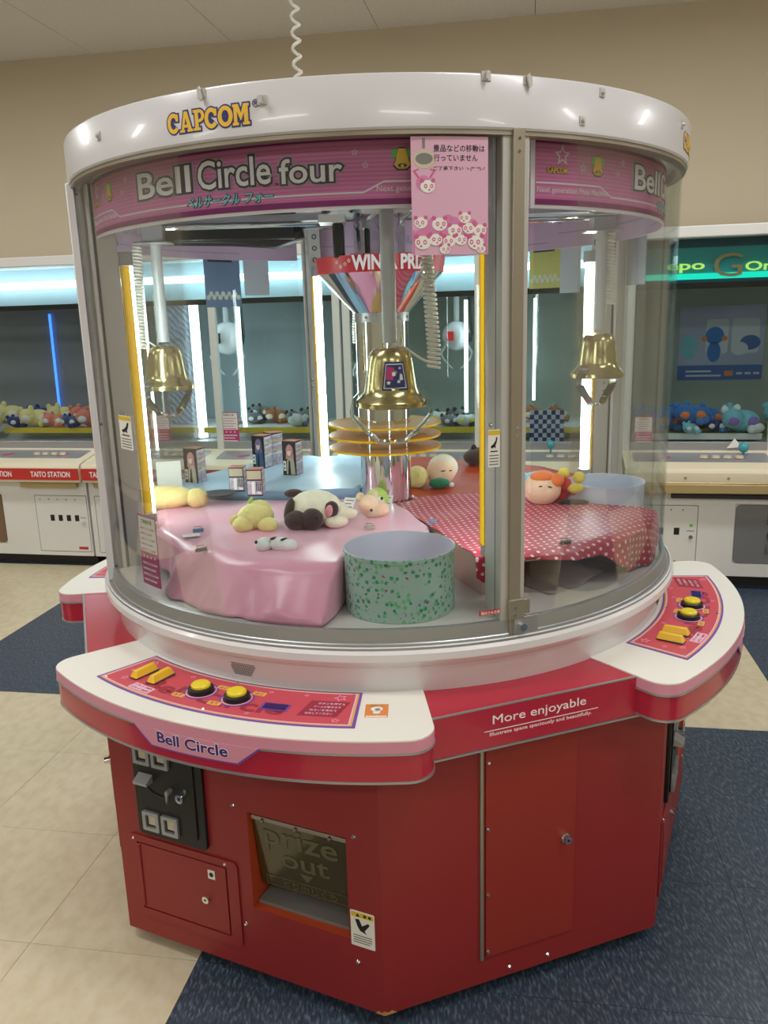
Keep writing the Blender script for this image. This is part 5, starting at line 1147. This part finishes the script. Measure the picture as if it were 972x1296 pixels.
def row_machine(c, label, back, deco, holes, shelf, tan=False, zs=0.865):
    e = empty('crane_game_machine', rowworld(c, 0, 0, 0), THR); tag(e, label, 'claw machine')
    b = G().box(-HWD, HWD, 0.0, 0.86, 0.075, 0.60).obj('cabinet', 'row_white', e, bevel=0.006)
    G().box(-HWD + 0.03, HWD - 0.03, 0.08, 0.84, 0.0, 0.075).obj('plinth', 'plinth_grey', e, smooth=0)
    gridplate([-HWD, -0.780, -0.410, -0.220, 0.200, 0.435, 0.805, HWD], [0.078, 0.103, 0.150, 0.480, 0.490, 0.59], lambda i, j: not ((i in (1, 5) and j in (1, 2)) or (i == 3 and j in (2, 3))), -0.012, 0.0).obj('front_skin', 'row_white', e, smooth=0)
    f = plane((0, -0.009, 0), (1, 0, 0), (0, 0, 1))
    for s in (-1, 1):
        x0, x1 = (0.44, 0.80) if s > 0 else (-0.775, -0.415)
        d = G().prism(rrect(x0, x1, 0.108, 0.475, 0.004), -0.009, 0.004, 0, f).obj('coin_door', 'row_white', e, smooth=0)
        for k in range(holes): 
            xx = x0 + 0.11 + 0.058*k if holes > 2 else x1 - 0.19 + 0.085*k
            G().prism(rrect(xx - 0.0145, xx + 0.0145, 0.310, 0.350, 0.001), 0.003, 0.0046, 0, f).obj('coin_slot', 'black_plastic', d, smooth=0)
        lx = x1 - 0.03
        G().cyl(f(lx, 0.30, 0.003), f(lx, 0.30, 0.014), 0.011).obj('door_lock', 'chrome', d); G().prism(rrect(lx - 0.022, lx + 0.018, 0.330, 0.337, 0.001), 0.003, 0.0048, 0, f).obj('door_plate', 'grey_plastic', d)
        for k in range(5): G().cyl(f(x0 + 0.035 + 0.062*k, 0.452, 0.003), f(x0 + 0.035 + 0.062*k, 0.452, 0.007), 0.006, 0.004, 8).obj('door_screw', 'steel', d)
        if tan: G().cyl(f(lx, 0.365, 0.003), f(lx, 0.365, 0.006), 0.009, seg=10).obj('door_lamp', 'green_print', d)
        else: G().prism(rrect(x1 - 0.085, x1 - 0.02, 0.122, 0.140, 0.001), 0.003, 0.0048, 0, f).obj('door_label', 'row_red', d)
    pf = G().prism(rrect(-0.214, 0.194, 0.156, 0.484, 0.025), -0.009, 0.002, 0, f).obj('prize_flap', 'smoked' if tan else 'smoked_brown', e, smooth=0)
    g = G().ringprism(circle(0, 0.315, 0.05, 24), circle(0, 0.315, 0.042, 24), 0.004, 0.0055, 0, f).prism(rrect(-0.026, 0.026, 0.31, 0.32, 0.002), 0.004, 0.0055, 0, f)
    for i in range(8):
        for j in range(4):
            for z in (0.215, 0.385): g.prism(circle(-0.05 + 0.0145*i, z + 0.0145*j, 0.004, 6), 0.004, 0.0055, 0, f)
    g.obj('flap_emblem', 'dark_grey', pf)
    # counter
    pr = [(-0.070, 0.575), (-0.078, 0.60), (-0.078, 0.672), (-0.066, 0.692), (0.0, 0.708), (0.225, 0.744), (0.26, 0.748), (0.26, 0.575)]
    g = G(); vs = [(x, y, z) for x in (-HWD, HWD) for y, z in pr]; n = len(pr)
    g.add(vs, [tuple(range(n)), tuple(range(n, 2*n))[::-1]] + [(i, n + i, n + (i+1) % n, (i+1) % n) for i in range(n)]); ct = g.obj('counter', 'row_cream', e, bevel=0.004)
    fl_ = plane((0, -0.0785, 0), (1, 0, 0), (0, 0, 1)); sl = Vector((0, 0.225, 0.036)).normalized()
    if tan:
        G().box(-HWD, HWD, -0.086, -0.06, 0.560, 0.612).box(-HWD, HWD, -0.082, -0.06, 0.612, 0.622).obj('counter_trim', 'row_tan', ct, bevel=0.008)
        G().box(-0.56, HWD, -0.03, 0.0, 0.520, 0.545).obj('counter_rail', 'dark_grey', ct, bevel=0.004)
        for x in (-0.5, -0.28, 0.2, 0.6): G().cyl((x, -0.079, 0.645), (x, -0.083, 0.645), 0.008, 0.005, 8).obj('counter_screw', 'steel', ct)
    else:
        G().prism(rrect(-HWD, HWD, 0.592, 0.666, 0.001), 0, 0.001, 0, fl_).obj('counter_band', 'row_red', ct, smooth=0)
        g = G()
        for k in range(4): g.text('TAITO STATION', 0.275, 0.036, -0.616 + 0.41*k, 0.629, 0.015, 0.001, 0.002, fl_)
        g.obj('band_lettering', 'white_print', ct)
        for s in (-1, 1): G().box(s*0.56 - 0.20, s*0.56 + 0.20, -0.04, 0.0, 0.535, 0.57).obj('counter_rail', 'row_tan', ct, bevel=0.004)
    fs_ = plane((0, 0, 0.708), (1, 0, 0), sl)
    for s in (-1, 1):
        G().prism(rrect(s*0.40 - 0.36, s*0.40 + 0.36, 0.03, 0.19, 0.02), 0, 0.002, 0, fs_).obj('button_plate', 'silver_paint', ct)
        for k in range(4):
            o = fs_(s*0.40 + 0.02 + 0.062*k, 0.10, 0.002); G().lathe([(0, 0.016), (0.018, 0.014), (0.024, 0.0)], n=14).obj('push_button', 'knob', ct, loc=o)
        for q in (-1, 1): G().prism([(s*0.4 + q*0.2 - 0.03, 0.08), (s*0.4 + q*0.2 + 0.03, 0.12), (s*0.4 + q*0.2 + 0.045, 0.10), (s*0.4 + q*0.2, 0.07)], 0.002, 0.004, 0, fs_).obj('plate_mark', 'magenta_print', ct)
    # glass box
    G().box(-HWD, HWD, 0.235, 0.265, 0.745, 0.792).obj('lower_rail', 'silver_paint', e, bevel=0.002)
    hd = G().box(-HWD, HWD, 0.20, 0.86, 1.905, 1.965).obj('header', 'row_white', e, bevel=0.006)
    for x in (-0.79, 0.0, 0.79): G().box(x - 0.022, x + 0.022, 0.232, 0.272, 0.745, 1.91).obj('frame_post', 'row_white', e, bevel=0.003)
    for x in (-0.79, 0.79): G().box(x - 0.022, x + 0.022, 0.82, 0.86, 0.60, 1.91).obj('frame_post', 'row_white', e, bevel=0.003)
    for x0, x1 in ((-0.768, -0.022), (0.022, 0.768)): G().box(x0, x1, 0.248, 0.253, 0.79, 1.906).obj('front_pane', 'row_glass', e, smooth=0)
    for x in (-0.79, 0.79): G().box(x - 0.002, x + 0.002, 0.272, 0.82, 0.76, 1.906).obj('side_pane', 'row_glass', e, smooth=0)
    G().box(-0.785, 0.785, 0.835, 0.845, 0.75, 1.906).obj('back_panel', back, e, smooth=0)
    G().box(-0.785, 0.785, 0.27, 0.835, 0.745, 0.78).obj('inner_floor', 'row_white', e, smooth=0)
    sh = G().box(-0.75, -0.03, 0.34, 0.83, zs - 0.03, zs).box(0.03, 0.75, 0.34, 0.83, zs - 0.03, zs).box(-0.75, 0.75, 0.5, 0.8, 0.77, zs - 0.03).obj('prize_shelf', shelf[0], e, bevel=0.003)
    G().box(-0.75, -0.03, 0.336, 0.341, zs - 0.033, zs + 0.003).box(0.03, 0.75, 0.336, 0.341, zs - 0.033, zs + 0.003).obj('shelf_edge', shelf[1], sh, smooth=0)
    # light box above
    if deco == 'teal':
        G().box(-0.785, 0.785, 0.33, 0.345, 1.665, 1.905).obj('sign_board', 'teal_panel', e, smooth=0); fb = plane((0, 0.33, 0), (1, 0, 0), (0, 0, 1))
        G().box(-0.78, 0.78, 0.318, 0.33, 1.690, 1.722).obj('glow_strip', 'teal_glow', e, smooth=0)
        G().box(-0.78, 0.78, 0.31, 0.33, 1.665, 1.690).box(-0.78, 0.78, 0.32, 0.33, 1.86, 1.905).obj('sign_edge', 'teal_dark', e, smooth=0)
        xg, zg_ = rowpt(922, 315, c, 0.33); fg = plane((0, 0.316, 0), (1, 0, 0), (0, 0, 1))
        g = G().text('epo', 0.20, 0.05, xg - 0.22, 1.752, 0.02, 0, 0.002, fg, 0).text('One', 0.20, 0.05, xg + 0.19, 1.752, 0.02, 0, 0.002, fg, 0).text('G', 0.15, 0.125, xg, 1.762, 0.0, 0.002, 0.004, fg, 1)
        g.obj('sign_lettering', ['lime_glow', 'row_tan'], e)
    else:
        G().box(-0.785, 0.785, 0.47, 0.48, 1.675, 1.905).obj('light_panel', 'ice_panel', e, smooth=0)
        G().cyl((-0.74, 0.40, 1.80), (0.74, 0.40, 1.80), 0.022, seg=12).obj('strip_tube', 'row_tube', e)
    G().box(-0.785, 0.785, 0.28, 0.33, 1.640, 1.672).obj('gantry_rail', 'black_plastic', e, smooth=0)
    return e
M = {}
CS = (-3.21, -1.57, 0.07, 1.71)
M[0] = row_machine(CS[0], 'white crane game with red lettered counter band and yellow-edged prize shelf', 'row_back_grey', 'ice', 4, ('row_white', 'shelf_yellow'))
M[1] = row_machine(CS[1], 'white crane game with a wavy blue board and yellow shelf edge', 'row_back_blue', 'ice', 4, ('row_white', 'shelf_yellow'))
M[2] = row_machine(CS[2], 'white crane game with a blue checkered board inside', 'row_back_green', 'ice', 2, ('row_white', 'shelf_yellow'), True)
M[3] = row_machine(CS[3], 'white crane game with teal glowing sign and a pile of blue plush', 'row_back_green', 'teal', 2, ('shelf_green', 'row_white'), True, 0.825)
# --- extras in single machines
x, z = rowpt(60, 395, CS[0], 0.80); x2, z2 = rowpt(72, 505, CS[0], 0.80); G().cyl((x, 0.82, 1.62), (x2 - 0.0, 0.82, 0.95), 0.009, seg=8).obj('blue_neon', 'neon_blue', M[0])
x, _ = rowpt(251, 470, CS[1], 0.36); G().cyl((x, 0.36, 0.80), (x, 0.36, 1.66), 0.030, seg=12).obj('corner_tube', 'row_tube', M[1])
x, _ = rowpt(306, 470, CS[1], 0.36); G().cyl((x, 0.36, 0.87), (x, 0.36, 1.64), 0.014, seg=8).obj('corner_tube', 'row_tube', M[1])
x, _ = rowpt(228, 470, CS[1], 0.5); G().box(x - 0.09, x + 0.09, 0.5, 0.508, 0.87, 1.64).obj('patterned_board', 'wave_cloth', M[1], smooth=0)
x, _ = rowpt(590, 470, CS[2], 0.4); G().cyl((x, 0.4, 0.95), (x, 0.4, 1.62), 0.011, seg=8).obj('corner_tube', 'row_tube', M[2])
x, _ = rowpt(676, 470, CS[2], 0.6); G().cyl((x, 0.6, 1.0), (x, 0.6, 1.62), 0.009, seg=8).obj('corner_tube', 'row_tube', M[2])
# round white claw in the second machine
def round_claw(px, py, c, parent, k, disp):
    x, z = rowpt(px, py, c, 0.5)
    cl = empty('round_claw', (x, 0.5, z), 0, parent); cl.scale = (k, k, k); h = (1.65 - z)/k
    G().ell((0, 0, 0), (0.105, 0.10, 0.105), nu=24, nv=14).obj('claw_shell', 'white_enamel', cl); G().cyl((0, 0, 0.09), (0, 0, h), 0.02).obj('claw_rod', 'pipe_grey', cl)
    G().box(-0.06, -0.01, -0.108, -0.085, -0.03, 0.035).obj('claw_window', disp, cl, bevel=0.004); G().cyl((0.085, -0.02, -0.01), (0.112, -0.02, -0.01), 0.04, 0.03).obj('claw_cap', 'dark_grey', cl)
    for s in (-1, 1): G().tube([(s*0.075, -0.02, -0.06), (s*0.115, -0.02, -0.12), (s*0.10, -0.02, -0.16), (s*0.03, -0.02, -0.235)], [0.012, 0.011, 0.009, 0.005], 6).obj('claw_finger', 'pipe_grey', cl)
    G().tube(helix((0.11, 0.0, 0.0), (0.09, 0.02, h), 0.012, 24, 8), 0.003, 5).obj('claw_cord', 'dark_grey', cl)
mat('red_digits', (200, 30, 30), 0.3, emit=0.6)
round_claw(288, 428, CS[1], M[1], 1.0, 'black_plastic'); round_claw(578, 425, CS[2], M[2], 0.85, 'red_digits')
# blue checkered board in the third machine
x, _ = rowpt(692, 545, CS[2], 0.31); g = G(); f = plane((x, 0.315, 0.875), (1, 0, 0), (0, 0, 1)); g.prism(rrect(-0.10, 0.10, -0.095, 0.095, 0.002), -0.01, 0, 0, f)
for i in range(8):
    for j in range(7):
        if (i + j) % 2: g.prism([(-0.10 + 0.025*i, -0.095 + 0.0271*j), (-0.075 + 0.025*i, -0.095 + 0.0271*j), (-0.075 + 0.025*i, -0.068 + 0.0271*j), (-0.10 + 0.025*i, -0.068 + 0.0271*j)], 0, 0.0008, 1, f)
g.obj('checkered_board', ['poster_pillow', 'navy_print'], M[2], smooth=0)
x, z = rowpt(697, 578, CS[2], 0.15); G().ell((x, 0.15, 0.79), (0.024, 0.024, 0.024)).cyl((x, 0.15, 0.725), (x, 0.15, 0.78), 0.006).obj('joystick', 'joy_teal', M[2])
# joystick, poster and hanging thread in the fourth machine
x, z = rowpt(941, 569, CS[3], 0.14); G().ell((x, 0.14, z + 0.012), (0.029, 0.029, 0.029)).cyl((x, 0.14, 0.725), (x, 0.14, z), 0.006).cyl((x, 0.14, 0.727), (x, 0.14, 0.734), 0.03, 0.02).obj('joystick', ['joy_teal'], M[3])
xa, za = rowpt(862, 388, CS[3], 0.82); xb, zb = rowpt(964, 480, CS[3], 0.82); f = plane(((xa + xb)/2, 0.833, (za + zb)/2), (1, 0, 0), (0, 0, 1)); pw, ph = xb - xa, za - zb
g = G().prism(rrect(-pw/2, pw/2, -ph/2, ph/2, 0.001), 0, 0.002, 0, f).prism(rrect(-pw/2, pw/2, -ph/2, -ph/2 + ph*0.2, 0.001), 0.002, 0.003, 1, f)
for px_, sx in ((-0.05, 0.13), (0.28, 0.16)): g.prism(rrect(px_*pw - sx*pw, px_*pw + sx*pw, -ph*0.14, ph*0.32, 0.02), 0.002, 0.0025, 2, f)
for px_, py_, rx_, ry_, m_ in ((-0.38, -0.05, 0.10, 0.17, 3), (-0.08, -0.12, 0.08, 0.14, 4), (-0.08, 0.1, 0.11, 0.12, 4), (0.22, -0.08, 0.1, 0.09, 2), (0.34, 0.0, 0.12, 0.10, 1)): g.prism(circle(px_*pw, py_*ph, rx_*pw, 16, ry_*ph), 0.0025, 0.003 + 0.0002*m_, m_, f)
for q in (-1, 1): g.prism(circle((-0.08 + q*0.12)*pw, 0.06*ph, 0.035*pw, 8), 0.003, 0.0042, 5, f)
for k in range(2): g.prism(rrect(-pw*0.4, pw*(0.02 - 0.12*(1 - k)), -ph*(0.455 - 0.06*(1 - k)), -ph*(0.43 - 0.06*(1 - k)), 0.001), 0.003, 0.004, 2, f)
g.prism(rrect(pw*0.06, pw*0.16, -ph*0.45, -ph*0.38, 0.002), 0.003, 0.004, 5, f)
for k in range(3): g.prism(rrect(pw*(0.2 + 0.1*k), pw*(0.27 + 0.1*k), -ph*0.43, -ph*0.40, 0.001), 0.003, 0.004, 2, f)
tag(g.obj('wall_poster', ['poster_lav', 'poster_blue', 'poster_pillow', 'fur_aqua', 'fur_blue', 'orange_print'], loc=rowworld(CS[3], 0, 0, 0), rz=THR), 'lavender poster of plush toys with a blue caption strip behind the blue plush pile', 'poster')
# rules cards on the front glass of the row
def row_card(px, py, c, w, h, label):
    x, z = rowpt(px, py, c, 0.245); x = max(x, -0.766 + w/2); f0 = plane((x, 0.2475, z), (1, 0, 0), (0, 0, 1)); o = price_card(f0, w, h, label); o.location = rowworld(c, 0, 0, 0); o.rotation_euler = (0, 0, THR)
row_card(203, 542, CS[1], 0.135, 0.20, 'rules card on the glass left of the wavy blue board'); row_card(289, 543, CS[1], 0.14, 0.215, 'rules card on the glass right of the wavy blue board'); row_card(814, 546, CS[3], 0.10, 0.17, 'rules card on the glass of the teal sign machine')
# little slanted white card at the foot of the glass
x, z = rowpt(930, 563, CS[3], 0.22); G().add([(x - 0.04, 0.225, 0.76), (x + 0.04, 0.225, 0.765), (x, 0.23, 0.815), (x - 0.04, 0.229, 0.76), (x + 0.04, 0.229, 0.765), (x, 0.234, 0.815)], [(0, 1, 2), (5, 4, 3), (0, 3, 4, 1), (1, 4, 5, 2), (2, 5, 3, 0)]).obj('folded_card', 'paper', M[3], smooth=0)
# --- plush heaps
import numpy as np
BALLS = np.array([(-0.026, 0, 0.05, 0.051), (0.0, 0, 0.05, 0.055), (0.028, 0, 0.05, 0.050), (0.0, 0.018, 0.05, 0.046), (0.0, -0.02, 0.046, 0.046), (-0.055, -0.035, 0.066, 0.048), (-0.09, -0.02, 0.107, 0.018), (-0.035, -0.015, 0.112, 0.018), (0.045, -0.055, 0.025, 0.027), (0.02, -0.07, 0.02, 0.023), (-0.065, -0.072, 0.058, 0.018), (0.03, -0.05, 0.05, 0.023)])
def settle(pos, rz, s, zs, side):
    """let a heap of soft toys sink and push apart until they only press against each other"""
    n = len(pos); p = np.array(pos, float); home = p.copy(); B = []
    for k in range(n):
        c, d = math.cos(rz[k]), math.sin(rz[k]); b = BALLS*s[k]; B.append(np.stack([b[:, 0]*c - b[:, 1]*d, b[:, 0]*d + b[:, 1]*c, b[:, 2], b[:, 3]], 1))
    lo = [np.array([(q[:, 0] - q[:, 3]).min(), (q[:, 1] - q[:, 3]).min()]) for q in B]; hi = [np.array([(q[:, 0] + q[:, 3]).max(), (q[:, 1] + q[:, 3]).max()]) for q in B]
    for it in range(420):
        p[:, 2] -= 0.0015 if it < 340 else 0.0
        p[:, :2] += (home[:, :2] - p[:, :2])*(0.02 if it < 250 else 0.0)
        for a in range(n):
            for b in range(a + 1, n):
                if abs(p[a] - p[b]).max() > 0.2*(s[a] + s[b]): continue
                d = (B[a][:, None, :3] + p[a]) - (B[b][None, :, :3] + p[b]); L = np.sqrt((d*d).sum(2)) + 1e-9
                pen = B[a][:, None, 3] + B[b][None, :, 3] - L - 0.004
                m = np.unravel_index(np.argmax(pen), pen.shape)
                if pen[m] > 0:
                    v = d[m]/L[m]*pen[m]*0.5; p[a] += v; p[b] -= v
        for k in range(n):
            x0, x1 = side[k]
            p[k, 0] = min(max(p[k, 0], x0 - lo[k][0]), x1 - hi[k][0]); p[k, 1] = min(max(p[k, 1], 0.285 - lo[k][1]), 0.828 - hi[k][1])
            p[k, 2] = max(p[k, 2], zs)
    return p
def heap(c, spots, group, labels, zs=0.866, big=1.0):
    pos, rzs, ss, sd = [], [], [], []
    for (px, py, y, s, kind, rz) in spots:
        x, z = rowpt(px, py, c, y); pos.append((x, y, max(zs, z - 0.05*s*big))); rzs.append(rz); ss.append(s*big); sd.append((-0.765, -0.025) if x < 0 else (0.025, 0.765))
    out = settle(pos, rzs, ss, zs, sd)
    for (px, py, y, s, kind, rz), s, q in zip(spots, ss, out):
        A, B, C_, lab = labels[kind]
        parts = [('body', A, [((0, 0, 0.050), (0.075, 0.062, 0.052))]), ('head', A, [((-0.055, -0.035, 0.066), (0.050, 0.048, 0.046))]), ('ear', B, [((-0.09, -0.02, 0.105), (0.017, 0.014, 0.020)), ((-0.035, -0.015, 0.110), (0.017, 0.014, 0.020))]), ('patch', C_, [((-0.065, -0.078, 0.058), (0.026, 0.012, 0.020)), ((0.03, -0.052, 0.05), (0.03, 0.02, 0.026))]), ('arm', B, [((0.045, -0.055, 0.025), (0.035, 0.024, 0.024)), ((0.02, -0.07, 0.02), (0.02, 0.028, 0.02))])]
        plush('heap_plush', lab, rowworld(c, *q), THR + rz, parts, group, s)
L0 = {'y': ('fur_pale', 'fur_pale', 'fur_cream', 'pale cream plush heaped in the machine with the red counter band'), 'n': ('fur_navy', 'fur_navy', 'fur_white', 'navy and white plush heaped in the machine with the red counter band'), 'c': ('fur_coral', 'fur_coral', 'fur_white', 'coral plush heaped in the machine with the red counter band'), 's': ('fur_slate', 'fur_navy', 'fur_white', 'slate blue plush heaped in the machine with the red counter band')}
heap(CS[0], [(2, 544, 0.42, 1.0, 'y', 0.2), (27, 549, 0.38, 0.6, 'n', 1.0), (50, 544, 0.42, 0.95, 'y', 0.5), (84, 548, 0.40, 0.7, 'c', 0.1), (104, 548, 0.40, 0.62, 's', -0.3), (124, 545, 0.42, 0.9, 'c', 0.5), (26, 529, 0.66, 1.0, 'y', 0.1), (58, 529, 0.66, 0.85, 'n', 0.5), (82, 528, 0.66, 0.9, 'y', 0.3), (108, 530, 0.66, 0.85, 'c', 0.8), (132, 530, 0.66, 0.85, 'y', 0.2), (-4, 528, 0.68, 0.9, 'y', 0.9)], 'plush heap behind the red counter band', L0, 0.866, 1.2)
L3 = {'b': ('fur_blue', 'fur_blue', 'fur_orange', 'blue plush with orange cheeks heaped below the lavender poster'), 'a': ('fur_aqua', 'fur_aqua', 'fur_white', 'aqua plush heaped below the lavender poster'), 'l': ('fur_aqua', 'fur_white', 'fur_lilac', 'pale aqua plush with a lilac patch heaped below the lavender poster'), 'n': ('fur_navy', 'fur_blue', 'fur_white', 'navy plush heaped below the lavender poster')}
heap(CS[3], [(852, 548, 0.44, 0.95, 'b', 0.6), (890, 551, 0.41, 0.8, 'b', 0.2), (873, 556, 0.37, 0.45, 'a', 0.4), (914, 550, 0.40, 0.55, 'n', 0.2), (942, 551, 0.42, 0.95, 'l', 0.1), (866, 528, 0.66, 0.85, 'b', 0.2), (900, 527, 0.66, 0.9, 'b', 0.4), (932, 528, 0.66, 0.85, 'a', 0.8), (964, 530, 0.66, 0.9, 'a', 0.1), (974, 546, 0.44, 0.8, 'a', 0.5), (838, 530, 0.66, 0.85, 'b', 0.5)], 'plush heap under the poster', L3, 0.826, 1.32)
L1 = {'g': ('fur_grey', 'fur_black', 'fur_white', 'dark grey plush heaped in the machine with the wavy blue board'), 'r': ('fur_rust', 'fur_rust', 'fur_cream', 'rust brown plush heaped in the machine with the wavy blue board'), 'w': ('fur_white', 'fur_grey', 'fur_white', 'white plush lying on the yellow shelf beside the wavy blue board')}
heap(CS[1], [(312, 534, 0.62, 0.8, 'g', 0.2), (328, 536, 0.6, 0.75, 'g', 0.7), (342, 534, 0.62, 0.8, 'g', 0.1), (355, 531, 0.62, 0.9, 'r', 0.2), (370, 534, 0.6, 0.75, 'g', 0.8), (385, 534, 0.62, 0.85, 'g', 0.4), (376, 548, 0.40, 0.85, 'w', 1.2), (190, 536, 0.55, 0.9, 'r', 0.3), (170, 536, 0.55, 0.9, 'g', 0.3)], 'plush heap beside the wavy blue board', L1, 0.866, 0.95)
L2 = {'g': ('fur_grey', 'fur_black', 'fur_white', 'dark grey plush in the checkered board machine'), 'w': ('fur_white', 'fur_black', 'fur_sun', 'white plush with a yellow patch in the checkered board machine'), 'r': ('fur_rust', 'fur_rust', 'fur_cream', 'rust brown plush above the checkered board')}
heap(CS[2], [(562, 536, 0.5, 0.8, 'w', 0.2), (578, 534, 0.55, 0.8, 'g', 0.4), (592, 530, 0.52, 0.9, 'g', 0.1), (570, 548, 0.42, 0.7, 'g', 0.6), (590, 545, 0.42, 0.7, 'w', 0.3), (678, 524, 0.62, 0.9, 'r', 0.2), (704, 524, 0.62, 0.9, 'r', 0.9)], 'plush heap beside the checkered board', L2, 0.866, 0.95)
